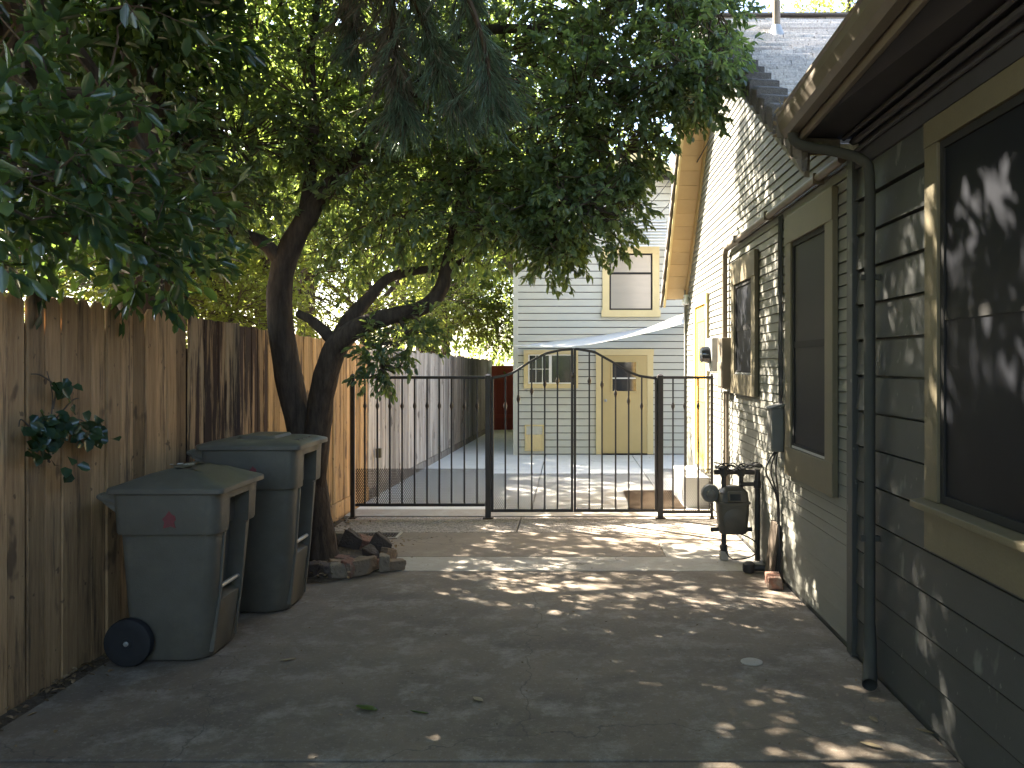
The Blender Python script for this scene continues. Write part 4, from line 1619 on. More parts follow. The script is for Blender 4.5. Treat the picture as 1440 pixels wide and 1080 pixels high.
    # wires lying over the manifold
    for k in range(6):
        q = MB()
        pts = [(c.x - .16 + i * .075, gy_ - .05 + random.uniform(-.06, .06), zt + .03 + random.uniform(-.015, .06)) for i in range(7)]
        pp, _ = smoothpath([(a, 1) for a in pts], 4)
        q.tube(pp, .006, 6)
        q.build("loose_wire", MAT['cable'], t, smooth=True)
    pipe("ground_wire", [(c.x - .07, gy_ - .03, .23), (c.x + .05, gy_ - .08, .24), (c.x + .19, gy_ - .07, .16), (c.x + .16, gy_ - .1, .06), (c.x - .02, gy_ - .1, .03), (c.x - .08, gy_ - .02, .12)], .006, 6, 6, 'cable')
    # black valve on the pad
    t = thing("shutoff_valve", "black shut-off valve lying low on the pad between the gas meter and the loose brick", "valve", (1.55, 6.98, 0))
    q = MB()
    q.tube([(1.42, 7.0, .04), (1.66, 6.98, .04)], .026, 10)
    q.build("pipe", MAT['black_pipe'], t, smooth=True)
    q = MB()
    q.lathe((1.47, 7.0, .0), [(.045, .004), (.05, .02), (.05, .07), (.03, .085), (.012, .09)], n=12)
    q.build("valve_body", MAT['black_pipe'], t, smooth=True)
    # plank leaning on the wall
    q = MB()
    q.loft([[(WX - .10, yy, .003), (WX - .075, yy, .003), (WX - .02, yy, .44), (WX - .045, yy, .44)] for yy in (6.72, 6.94)])
    o = q.build("leaning_board", MAT['twig'], None, .004)
    recentre(o)
    tag(o, "short dark board leaning on the bungalow wall beside the gas meter", "board")


build_wall_things()


# ================================================================== BRICKS, GRATE, MAT, SAIL
def brick_mesh(name, loc, size, rot, m, chip=.15, seed=0):
    import bmesh
    rr = random.Random(seed)
    bm = bmesh.new()
    bmesh.ops.create_cube(bm, size=1.0)
    bmesh.ops.subdivide_edges(bm, edges=bm.edges, cuts=2, use_grid_fill=True)
    cut = Vector((rr.uniform(.5, 1), rr.uniform(-.6, .6), rr.uniform(-.4, .4))).normalized()
    for v in bm.verts:
        c = v.co.copy()
        k = c.dot(cut) - (.38 + rr.uniform(-.05, .05))
        if k > 0:
            c -= cut * k * .9
        c += Vector((rr.gauss(0, .018), rr.gauss(0, .018), rr.gauss(0, .018))) * (1 + chip)
        v.co = Vector((c.x * size[0], c.y * size[1], c.z * size[2]))
    me = bpy.data.meshes.new(name)
    bm.to_mesh(me)
    bm.free()
    at = me.attributes.new("rnd", 'FLOAT', 'FACE')
    at.data.foreach_set("value", [rr.random()] * len(me.polygons))
    me.materials.append(m)
    o = bpy.data.objects.new(name, me)
    COL.objects.link(o)
    mat3 = Matrix.Rotation(rot[2], 3, 'Z') @ Matrix.Rotation(rot[1], 3, 'Y') @ Matrix.Rotation(rot[0], 3, 'X')
    zmin = min((mat3 @ v.co).z for v in me.vertices)
    o.matrix_world = Matrix.Translation(Vector((loc[0], loc[1], loc[2] - zmin))) @ mat3.to_4x4()
    md = o.modifiers.new("bevel", 'BEVEL')
    md.width = .006
    md.segments = 1
    md.limit_method = 'ANGLE'
    return o


def build_small():
    M = MAT
    M['brick_red'] = mat("worn_red_brick", (0.25, 0.125, 0.085), (0.17, 0.09, 0.065), 12, rough=0.9, bump=0.8, bscale=50, stain=(0.24, 0.2, 0.16), sscale=5)
    M['brick_tan'] = mat("tan_brick", (0.25, 0.175, 0.115), (0.19, 0.13, 0.088), 12, rough=0.9, bump=0.8, bscale=50, stain=(0.2, 0.15, 0.11), sscale=5)
    M['brick_dark'] = mat("soot_dark_brick", (0.12, 0.09, 0.07), (0.085, 0.065, 0.055), 12, rough=0.9, bump=0.8, bscale=50)
    M['stone_pale'] = mat("broken_pale_concrete", (0.27, 0.215, 0.155), (0.215, 0.17, 0.125), 10, rough=0.9, bump=0.9, bscale=40)
    # soil mound of the tree bed
    mb = MB()
    cx_, cy_ = -2.08, 7.42
    vs, fs, nr, na = [], [], 7, 32
    for i in range(nr + 1):
        for k in range(na):
            a = 2 * math.pi * k / na
            q = i / nr
            x, y = cx_ + .58 * q * math.cos(a), cy_ + .78 * q * math.sin(a)
            x = max(x, fence_x(y) + .03)
            vs.append((x, y, .10 * (1 - q * q) + .004 + .02 * noise.noise(Vector((x * 6, y * 6, 3))) * (1 - q)))
    for i in range(nr):
        for k in range(na):
            k2 = (k + 1) % na
            fs.append((i * na + k, i * na + k2, (i + 1) * na + k2, (i + 1) * na + k))
    mb.add(vs, fs)
    o = mb.build("soil_mound", MAT['soil'], smooth=True)
    o['kind'] = 'structure'
    G = "broken bricks edging the tree bed"
    specs = [   # px, py(base), d, size, rot(deg), material, label
        (478, 781, 7.62, (.26, .07, .20), (6, 0, -12), 'stone_pale', "large pale broken slab standing on edge beside the tree trunk"),
        (495, 787, 7.50, (.20, .06, .19), (0, 28, -20), 'brick_dark', "dark slab leaning steeply in front of the pale slab"),
        (517, 785, 7.55, (.15, .10, .14), (20, 15, 30), 'brick_red', "reddish upright brick near the back of the tree ring"),
        (536, 793, 7.42, (.20, .06, .15), (0, 34, -15), 'brick_dark', "dark flat brick tilted down toward the concrete strip"),
        (553, 807, 7.08, (.19, .10, .07), (0, 0, 25), 'brick_tan', "tan brick lying flat at the right tip of the tree ring"),
        (541, 812, 7.03, (.075, .10, .12), (10, 0, 10), 'stone_pale', "small greenish pale block on end near the right tip"),
        (511, 818, 6.90, (.21, .10, .11), (0, -8, 12), 'brick_tan', "large tan brick facing the driveway at the front of the ring"),
        (492, 822, 6.86, (.10, .10, .11), (8, 10, -20), 'brick_red', "small reddish brick just left of the large tan brick"),
        (478, 823, 6.82, (.16, .09, .10), (0, 0, 20), 'stone_pale', "mottled pale stone at the front of the ring behind small gaps"),
        (459, 826, 6.80, (.14, .10, .09), (0, 6, -15), 'brick_dark', "dark brick in the middle of the front row of the ring"),
        (436, 828, 6.78, (.17, .09, .10), (5, -6, 10), 'brick_dark', "dark brick touching the base of the taller bin"),
        (511, 797, 7.25, (.13, .08, .06), (0, 0, 40), 'stone_pale', "small white stone lying on the soil inside the ring"),
        (487, 801, 7.18, (.20, .10, .07), (0, 5, -8), 'brick_red', "long red brick lying on the soil inside the ring"),
        (527, 803, 7.12, (.12, .09, .07), (0, 0, 60), 'brick_red', "short red brick behind the small greenish block"),
        (462, 803, 7.16, (.18, .09, .07), (0, 0, 15), 'brick_red', "dusty red brick at the foot of the tree trunk"),
        (506, 779, 7.66, (.17, .09, .13), (12, -20, 35), 'brick_tan', "tan brick propped between the pale slab and the reddish upright brick"),
        (524, 797, 7.30, (.15, .09, .10), (15, 10, -40), 'brick_dark', "small sooty brick tucked under the tilted flat brick"),
        (548, 797, 7.33, (.13, .08, .09), (0, 18, 50), 'brick_tan', "tan half brick just behind the right tip of the tree ring"),
        (499, 809, 7.02, (.14, .09, .09), (10, 0, -30), 'brick_dark', "dark half brick behind the front row of the ring"),
        (476, 811, 7.00, (.15, .09, .08), (0, 12, 30), 'brick_tan', "tan half brick behind the mottled pale stone"),
        (446, 815, 6.95, (.16, .09, .08), (0, 0, -25), 'brick_tan', "tan brick half hidden between the trunk and the taller bin"),
    ]
    for i, (px, py, d, s, ro, m, lab) in enumerate(specs):
        p = P(px, py, d)
        s = tuple(q * (1.12 if q < .16 else .98) for q in s)
        o = brick_mesh("brick", (p.x, d, max(0.0, min(.06, p.z) - .02) + .0015), s, [R(a) for a in ro], MAT[m], .2, 20 + i)
        tag(o, lab, "brick", G)
    p = P(1098, 823, 6.55)
    o = brick_mesh("brick", (1.57, 6.55, .001), (.12, .21, .09), (0, 0, R(-6)), MAT['brick_red'], -.6, 93)
    tag(o, "whole red brick lying on the driveway against the bungalow wall", "brick")
    # drain grate
    gx_, gy_ = P(525, 753, 8.5).x, 8.48
    t = thing("drain_grate", "rectangular drain grate with a pale rim set in the slab left of the gate", "drain", (gx_, gy_, 0))
    mb = MB()
    w, d = .27, .15
    mb.bb(gx_ - w, gx_ + w, gy_ - d, gy_ - d + .03, .0012, .014)
    mb.bb(gx_ - w, gx_ + w, gy_ + d - .03, gy_ + d, .0012, .014)
    mb.bb(gx_ - w, gx_ - w + .03, gy_ - d + .03, gy_ + d - .03, .0012, .0136)
    mb.bb(gx_ + w - .03, gx_ + w, gy_ - d + .03, gy_ + d - .03, .0012, .0136)
    mb.build("rim", MAT['strip'], t, .002)
    mb = MB()
    mb.bb(gx_ - w + .03, gx_ + w - .03, gy_ - d + .03, gy_ + d - .03, .0008, .003)
    mb.build("pit", MAT['tyre'], t)
    mb = MB()
    x = gx_ - w + .045
    while x < gx_ + w - .03:
        mb.bb(x - .007, x + .007, gy_ - d + .03, gy_ + d - .03, .0035, .011)
        x += .028
    for yy in (gy_ - .06, gy_, gy_ + .06):
        mb.bb(gx_ - w + .03, gx_ + w - .03, yy - .006, yy + .006, .0032, .0115)
    mb.build("bars", MAT['rust'], t)
    # cover plate in the driveway
    mb = MB()
    c = P(1057, 931, 4.89)
    mb.lathe((c.x, c.y, .001), [(.062, 0), (.062, .004), (.055, .007), (.02, .008)], n=24)
    o = recentre(mb.build("cleanout_cover", MAT['strip'], smooth=True))
    tag(o, "small round pale cover plate flush in the shaded driveway near the downspout", "cover plate")
    # coir mat behind the gate
    mb = MB()
    mb.bb(.72, 1.36, 10.05, 11.45, .0, .018)
    for s in range(60):
        x = .72 + .64 * s / 59
        mb.tube([(x, 10.05, .012), (x + random.uniform(-.006, .006), 10.02 - random.uniform(0, .02), .004)], .004, 4)
    o = recentre(mb.build("door_mat", MAT['mat_coir'], None))
    tag(o, "brown coir mat on the patio by the yellow side door", "mat")
    # shade sail: a three-cornered cloth with hollow edges
    A, B, C = P(722, 486.5, 15.95), P(963, 440, 12.15), P(985, 445, 15.95)
    mb = MB()
    n = 18
    idx, vs = {}, []
    cen = (A + B + C) / 3
    for i in range(n + 1):
        for j in range(n + 1 - i):
            u, v = i / n, j / n
            w = 1 - u - v
            p = A * w + B * u + C * v
            # hollow the edges toward the middle
            e = (4 * w * u * (1 - v) ** 3 + 4 * u * v * (1 - w) ** 3 + 4 * v * w * (1 - u) ** 3)
            p = p + (cen - p) * (.16 * e)
            p.z -= .22 * (4 * w * u + 2.0 * u * v + 1.2 * v * w) + .02 * math.sin(9 * u + 3 * v) * w * u
            idx[(i, j)] = len(vs)
            vs.append(tuple(p))
    fs = []
    for i in range(n):
        for j in range(n - i):
            fs.append((idx[(i, j)], idx[(i + 1, j)], idx[(i, j + 1)]))
            if j < n - i - 1:
                fs.append((idx[(i + 1, j)], idx[(i + 1, j + 1)], idx[(i, j + 1)]))
    mb.add(vs, fs)
    t = thing("shade_sail", "white triangular shade sail strung from the outbuilding corner to the bungalow eave", "shade sail", tuple(cen))
    o = mb.build("cloth", MAT['sail'], t, smooth=True)
    sd = o.modifiers.new("thick", 'SOLIDIFY')
    sd.thickness = .006
    for nm, q, dv in (("corner_ring", A, Vector((-.05, .1, .02))), ("corner_ring", B, Vector((.02, .05, .08))), ("corner_ring", C, Vector((.05, .12, .03)))):
        k = MB()
        k.tube([q, q + dv], .008, 6)
        k.build(nm, MAT['galv'], t)
    # two drop wires from the outbuilding gable to the bungalow
    for k, (a, b, lab) in enumerate((((893, 300, 15.9), (1018, 120, 9.3), "upper drop wire strung from the outbuilding to the bungalow gable"), ((905, 315, 15.9), (1030, 140, 8.9), "lower drop wire strung from the outbuilding to the bungalow gable"))):
        a, b = P(*a), P(*b)
        a.y, b.x = 16.0, WX - .01
        mb = MB()
        mb.tube([a.lerp(b, i / 12) - Vector((0, 0, .25 * 4 * (i / 12) * (1 - i / 12))) for i in range(13)], .007, 5)
        o = recentre(mb.build("drop_wire", MAT['cable'], None, smooth=True))
        tag(o, lab, "wire", "drop wires")


build_small()


# ================================================================== TREES
def PB(px, py, d, r, n):
    return (tuple(P(px, py, d)), r, n)


def build_main_tree():
    base = P(447, 790, 7.2)
    t = thing("forked_tree", "dark forked tree with an arching limb behind the bins in a ring of broken bricks", "tree", (base.x, base.y, 0))
    mb = MB()
    limb(mb, [(452, 812, 7.2, .1920), (448, 770, 7.2, .1480), (440, 700, 7.2, .1320), (428, 620, 7.2, .1200), (408, 540, 7.15, .1104), (394, 450, 7.1, .1040), (396, 385, 7.1, .1000), (412, 340, 7.1, .0920), (438, 295, 7.1, .0800), (470, 255, 7.2, .0680), (520, 200, 7.2, .0600), (580, 130, 7.2, .0544), (625, 80, 7.2, .0480), (660, 50, 7.2, .0440), (720, 40, 7.15, .0400), (800, 50, 7.1, .0280), (880, 75, 7.0, .0160)], 12)
    limb(mb, [(440, 690, 7.2, .1040), (447, 600, 7.12, .1080), (456, 540, 7.05, .1024), (472, 490, 7.0, .0976), (505, 460, 6.95, .0800), (555, 443, 7.0, .0680), (592, 434, 7.05, .0624), (617, 412, 7.1, .0624), (629, 375, 7.15, .0560), (645, 300, 7.2, .0480), (668, 220, 7.3, .0400), (700, 140, 7.3, .0320), (760, 90, 7.3, .0200)], 12)
    limb(mb, [(470, 495, 7.0, .0800), (490, 452, 7.05, .0680), (520, 418, 7.1, .0520), (548, 390, 7.15, .0416), (590, 380, 7.2, .0360), (640, 372, 7.3, .0280), (720, 330, 7.3, .0176)], 10)
    limb(mb, [(470, 480, 7.0, .0560), (440, 452, 7.0, .0400), (418, 440, 7.0, .0320)], 8)
    limb(mb, [(400, 375, 7.1, .0720), (375, 345, 7.05, .0560), (340, 328, 7.0, .0480), (290, 310, 6.9, .0360), (230, 275, 6.8, .0240), (180, 250, 6.7, .0120)], 10)
    limb(mb, [(425, 320, 7.1, .0640), (436, 250, 7.15, .0520), (442, 160, 7.2, .0440), (436, 80, 7.2, .0384), (446, 0, 7.2, .0320), (440, -90, 7.2, .0240), (450, -200, 7.2, .0160)], 10)
    limb(mb, [(438, 120, 7.2, .0280), (420, 70, 7.2, .0240), (400, 20, 7.2, .0208), (380, -60, 7.2, .0160)], 8)
    limb(mb, [(640, 66, 7.2, .0320), (650, 20, 7.25, .0280), (690, -60, 7.3, .0224), (720, -160, 7.4, .0120)], 8)
    limb(mb, [(560, 445, 7.0, .0240), (575, 480, 6.9, .0144), (560, 520, 6.8, .0064)], 6)
    mb.build("trunk", MAT['bark'], t, smooth=True)
    B = [
        # low right lobes in front of the outbuilding
        PB(808, 292, 6.8, (.52, .6, .40), 220), PB(782, 350, 6.8, (.22, .35, .25), 60), PB(850, 255, 6.9, (.24, .35, .30), 55), PB(872, 205, 6.8, (.36, .45, .38), 110), PB(770, 285, 6.9, (.5, .6, .42), 180),
        PB(700, 320, 7.1, (.55, .6, .35), 150), PB(640, 335, 7.2, (.4, .5, .3), 70),
        # right reach toward the roof
        PB(950, 90, 6.6, (.55, .7, .45), 170), PB(1015, 60, 6.6, (.22, .5, .42), 70), PB(985, 140, 6.5, (.13, .2, .22), 26), PB(900, 130, 6.8, (.6, .6, .5), 170), PB(1000, 5, 6.7, (.35, .6, .4), 90),
        PB(820, 150, 7.0, (.8, .8, .6), 270), PB(740, 220, 7.1, (.7, .8, .55), 230), PB(660, 250, 7.2, (.6, .7, .5), 190),
        # middle and upper crown
        PB(560, 300, 7.3, (.7, .7, .5), 200), PB(500, 230, 7.3, (.7, .8, .5), 220), PB(600, 180, 7.4, (.8, .8, .6), 280), PB(700, 80, 7.4, (.9, .9, .6), 270), PB(840, 30, 7.2, (.9, .9, .6), 270), PB(930, -40, 7.0, (.7, .8, .6), 200),
        PB(560, 60, 7.5, (.9, .9, .6), 330), PB(440, 150, 7.4, (.8, .8, .6), 250), PB(330, 200, 7.1, (.8, .8, .5), 270), PB(240, 230, 6.8, (.6, .7, .5), 220), PB(360, 60, 7.4, (.9, .9, .6), 300), PB(300, 290, 6.9, (.5, .5, .3), 110), PB(480, 380, 7.5, (.45, .4, .25), 50),
        # spray hanging in front of the gate
        PB(555, 483, 6.8, (.26, .24, .16), 36), PB(535, 518, 6.75, (.12, .15, .11), 17), PB(590, 468, 6.85, (.22, .2, .14), 24),
        # above the frame: the top that shades the driveway
        PB(500, -140, 7.5, (1.3, 1.3, .8), 420), PB(720, -130, 7.4, (1.3, 1.3, .8), 420), PB(900, -170, 7.2, (1.0, 1.1, .7), 300), PB(320, -100, 7.3, (1.2, 1.2, .8), 360), PB(600, -330, 7.6, (1.7, 1.5, .9), 420), PB(380, -300, 7.5, (1.4, 1.4, .9), 360), PB(820, -340, 7.4, (1.2, 1.2, .8), 280),
    ]
    SB = [((-1.6, 9.3, 3.7), (.7, .8, .5), 230), ((-2.5, 10.0, 4.1), (.9, .9, .6), 300), ((-.9, 8.5, 4.5), (.8, .9, .6), 260), ((-1.9, 8.7, 4.9), (1.1, 1.0, .6), 330), ((-3.0, 9.2, 3.6), (.8, .9, .6), 240),
          ((-1.0, 9.0, 5.6), (1.2, 1.0, .7), 300), ((-2.4, 10.3, 5.4), (1.1, .8, .6), 200),
          ((-.5, 8.9, 6.4), (1.1, 1.2, .8), 330), ((.35, 7.9, 5.7), (.8, .9, .6), 260), ((-1.5, 9.6, 7.0), (1.2, 1.2, .9), 300), ((.9, 7.0, 5.3), (.6, .8, .5), 160),
          ((-.5, 9.75, 4.4), (.6, .55, .6), 150), ((-1.0, 10.1, 4.5), (.6, .55, .6), 130), ((-.5, 9.6, 5.8), (.6, .6, .7), 150), ((-1.3, 10.4, 5.5), (.6, .6, .6), 120), ((.1, 9.0, 4.6), (.5, .55, .5), 110)]
    B = [(c, r, int(n * (1.25 if c[2] < 4.75 else 1.5))) for c, r, n in B]
    top = [q for q in B if q[0][2] > 4.75]
    B = [q for q in B if q[0][2] <= 4.75]
    foliage("upper_crown", top, MAT['leaf_main'], t, leaf=(.085, .038), per_shoot=12, shoot=.22, gap=-.35, freq=1.9, twigs=.3)
    foliage("sun_side_crown", SB, MAT['leaf_main'], t, leaf=(.075, .034), per_shoot=11, shoot=.18, gap=-.2, freq=2.2, twigs=.2)
    foliage("crown", B, MAT['leaf_main'], t, leaf=(.07, .031), per_shoot=12, shoot=.17, gap=-.46, freq=1.6, twigs=.35, hang=.25)


def tree(name, label, base, h, trunk_r, blobs, m, leaf, group=None, bare=False, lean=(0, 0), gap=-.65, per=10, shoot=.28, freq=.6, twigs=.3):
    t = thing(name, label, "tree", base, group)
    b = Vector(base)
    mb = MB()
    top = b + Vector((lean[0], lean[1], h))
    p, r_ = smoothpath([(b - Vector((0, 0, .1)), trunk_r * 1.3), (b + Vector((lean[0] * .1, lean[1] * .1, h * .2)), trunk_r), (b.lerp(top, .55) + Vector((.1, -.05, 0)), trunk_r * .75), (top, trunk_r * .2)], 5)
    mb.tube(p, r_, 10, True, .12)
    for c, r, n in blobs:
        c = Vector(c)
        a = b.lerp(top, random.uniform(.3, .75))
        pp, rr = smoothpath([(a, trunk_r * .5), (a.lerp(c, .5) + Vector((0, 0, .15)), trunk_r * .3), (c, trunk_r * .1)], 4)
        mb.tube(pp, rr, 7, True, .1)
    mb.build("trunk", MAT['bark'], t, smooth=True)
    foliage("crown", blobs, m, t, leaf=leaf, per_shoot=per, shoot=shoot, gap=gap, freq=freq, twigs=twigs)
    return t


def build_broadleaf():
    """The big-leaved evergreen leaning over the near fence."""
    b = (-3.55, 4.6, 0)
    B = [PB(60, 258, 4.3, (.45, .5, .30), 60), PB(120, 318, 4.6, (.35, .4, .2), 44), PB(20, 230, 4.0, (.4, .5, .35), 56), PB(110, 240, 4.4, (.5, .5, .35), 66), PB(200, 330, 4.9, (.4, .4, .2), 46), PB(40, 120, 4.3, (.55, .6, .4), 80), PB(150, 130, 4.8, (.55, .6, .4), 70),
         PB(40, 20, 4.5, (.7, .7, .4), 90), PB(-40, 285, 3.9, (.3, .4, .22), 36), PB(235, 370, 5.3, (.3, .3, .14), 30), PB(165, 385, 4.9, (.25, .25, .10), 18), PB(-60, 200, 3.8, (.4, .5, .5), 60), PB(230, 250, 5.2, (.4, .4, .3), 44),
         ((-3.3, 4.2, 4.6), (1.1, 1.2, .7), 260), ((-2.6, 5.0, 5.0), (1.1, 1.1, .7), 260), ((-3.6, 5.6, 5.6), (1.3, 1.3, .8), 300), ((-2.9, 3.3, 4.4), (.9, 1.0, .7), 200), ((-4.4, 4.5, 4.5), (1.2, 1.3, 1.2), 260), ((-3.3, 6.0, 4.3), (.9, .8, .7), 180), ((-4.6, 7.6, 4.4), (1.1, 1.0, .8), 240), ((-5.4, 8.5, 5.7), (1.2, 1.1, .9), 240), ((-3.9, 7.0, 3.5), (.8, .8, .6), 130),
         ((-1.4, 2.6, 4.9), (1.4, 1.5, .6), 330), ((.4, 2.2, 5.3), (1.4, 1.6, .6), 330), ((-1.0, .4, 5.4), (1.6, 1.4, .6), 300), ((.9, 4.3, 5.5), (1.2, 1.1, .5), 200), ((1.6, .6, 5.8), (1.3, 1.5, .5), 220), ((-3.0, .8, 5.2), (1.3, 1.5, .8), 260), ((-.6, 4.3, 5.2), (1.1, 1.0, .5), 220), ((-3.4, -1.2, 4.6), (1.3, 1.4, 1.2), 260)]  # overhead blobs added out of frame to shade the foreground
    B = [(c, r, int(n * (.62 if c[1] < 5.4 and c[2] < 4 else 1.9))) for c, r, n in B]
    top = [q for q in B if q[0][2] > 4.25]
    B = [q for q in B if q[0][2] <= 4.25]
    t =  tree("broadleaf_tree", "tree with large dark glossy leaves spilling over the near end of the board fence", b, 5.6, .13, B, MAT['leaf_big'], (.12, .052), gap=-.45, per=9, shoot=.29, lean=(.3, .2))
    foliage("upper_crown", top, MAT['leaf_big'], t, leaf=(.13, .06), per_shoot=11, shoot=.34, gap=-.8, freq=1.7)


def build_conifer():
    t = thing("drooping_conifer", "wispy conifer whose drooping blue-green boughs hang in front of the forked tree's crown", "conifer", (-3.25, 6.5, 0))
    mb = MB()
    mb.tube(*smoothpath([(Vector((-3.25, 6.5, -.1)), .2), (Vector((-3.2, 6.4, 3)), .17), (Vector((-3.1, 6.3, 6.5)), .12), (Vector((-3.0, 6.2, 9.5)), .03)], 5), 10, True, .1)
    boughs = [[P(420, -330, 5.9), P(520, -150, 5.7), P(580, -10, 5.6), P(610, 70, 5.55), P(640, 140, 5.5)],
              [P(420, -330, 5.9), P(500, -150, 5.8), P(545, 0, 5.7), P(560, 100, 5.7), P(570, 150, 5.7)],
              [P(400, -330, 6.0), P(450, -140, 6.0), P(490, -20, 6.0), P(500, 60, 6.0)],
              [P(440, -330, 5.9), P(560, -160, 5.6), P(640, -40, 5.5), P(680, 60, 5.4), P(690, 130, 5.4)]]
    root = Vector((-3.1, 6.3, 6.6))
    pos, ax, L, tone, dpos, dax, dL = [], [], [], [], [], [], []
    for bi, bpts in enumerate(boughs):
        pts, rr = smoothpath([(root, .05)] + [(q, .035 * (1 - i / 6)) for i, q in enumerate(bpts)], 7)
        mb.tube(pts, rr, 6)
        vis = pts[7:]
        for i, q in enumerate(vis):
            f = i / len(vis)
            for k in range(5):
                # a drooping side twig set with long needles
                side = Vector((random.gauss(0, .5), random.gauss(0, .4), -.7 - .5 * random.random())).normalized()
                if bi in (0, 3):
                    side = (side + Vector((.35, 0, 0))).normalized()
                ln = random.uniform(.16, .42) * (1 - .3 * f)
                tip = q + side * ln
                mb.tube([q, q.lerp(tip, .5), tip], [.004, .003, .001], 3, False)
                for s in range(13):
                    c = q.lerp(tip, s / 12)
                    for _ in range(3):
                        dd = (side * 1.3 + Vector((random.gauss(0, .33), random.gauss(0, .33), random.gauss(-.15, .25)))).normalized()
                        dry = random.random() < (.75 if bi in (1, 2) and f < .75 else .12)
                        (dpos if dry else pos).append(c)
                        (dax if dry else ax).append(dd)
                        (dL if dry else L).append(random.uniform(.08, .17))
    mb.build("trunk", MAT['bark'], t, smooth=True)
    for nm, p_, a_, l_, m in (("needles", pos, ax, L, MAT['needle']), ("dry_needles", dpos, dax, dL, MAT['dry_needle'])):
        a_ = np.array(a_)
        leaf_mesh(nm, np.array(p_), a_, rng.normal(size=a_.shape) + np.array([0, -1, .3]), np.array(l_), np.array(l_) * .028, m, t, droop=.08, fold=.1)
    return t


def build_vine():
    t = thing("climbing_vine", "small dark-leaved vine clinging to the near boards of the tan fence", "vine", (fence_x(4.8) + .03, 4.7, .9))
    def V(px, py):
        y = 4.65
        for _ in range(4):
            y = 4.3 + 0
            # meet the fence plane along this sight line
            y = (-2.8 - .045 * 4.3) / ((px - VX) / FPX - .045)
        return P(px, py, y) + Vector((.03, 0, 0))
    mb = MB()
    stems = [[(60, 650), (62, 635), (60, 620), (66, 560), (58, 522)], [(60, 640), (80, 600), (105, 590), (125, 610)], [(62, 650), (40, 610), (22, 590), (18, 600)], [(66, 575), (70, 545), (50, 528), (36, 526)], [(62, 600), (92, 565), (103, 560)]]
    pos, ax, up = [], [], []
    for st in stems:
        p, r_ = smoothpath([(V(*q), .006) for q in st], 6)
        mb.tube(p, [.006 * (1 - .6 * i / len(p)) for i in range(len(p))], 5)
    mb.build("stem", MAT['twig'], t)
    cl = [(25, 600, 12, 18), (45, 600, 16, 30), (35, 622, 14, 26), (60, 595, 14, 18), (75, 590, 12, 10), (105, 600, 14, 12), (118, 612, 10, 8), (62, 540, 9, 8), (70, 650, 10, 5), (78, 550, 8, 4), (95, 615, 8, 6)]
    for cx_, cy_, s, n in cl:
        for _ in range(n):
            q = V(cx_ + random.gauss(0, s * .6), cy_ + random.gauss(0, s * .6)) + Vector((random.uniform(0, .09), 0, 0))
            pos.append(q)
            ax.append((random.gauss(.4, .4), random.gauss(0, .7), random.gauss(-.5, .4)))
            up.append((1.0, random.gauss(-.5, .4), random.gauss(.6, .4)))
    leaf_mesh("leaves", np.array(pos), np.array(ax), np.array(up), rng.uniform(.05, .085, len(pos)), rng.uniform(.045, .07, len(pos)), MAT['leaf_big'], t)


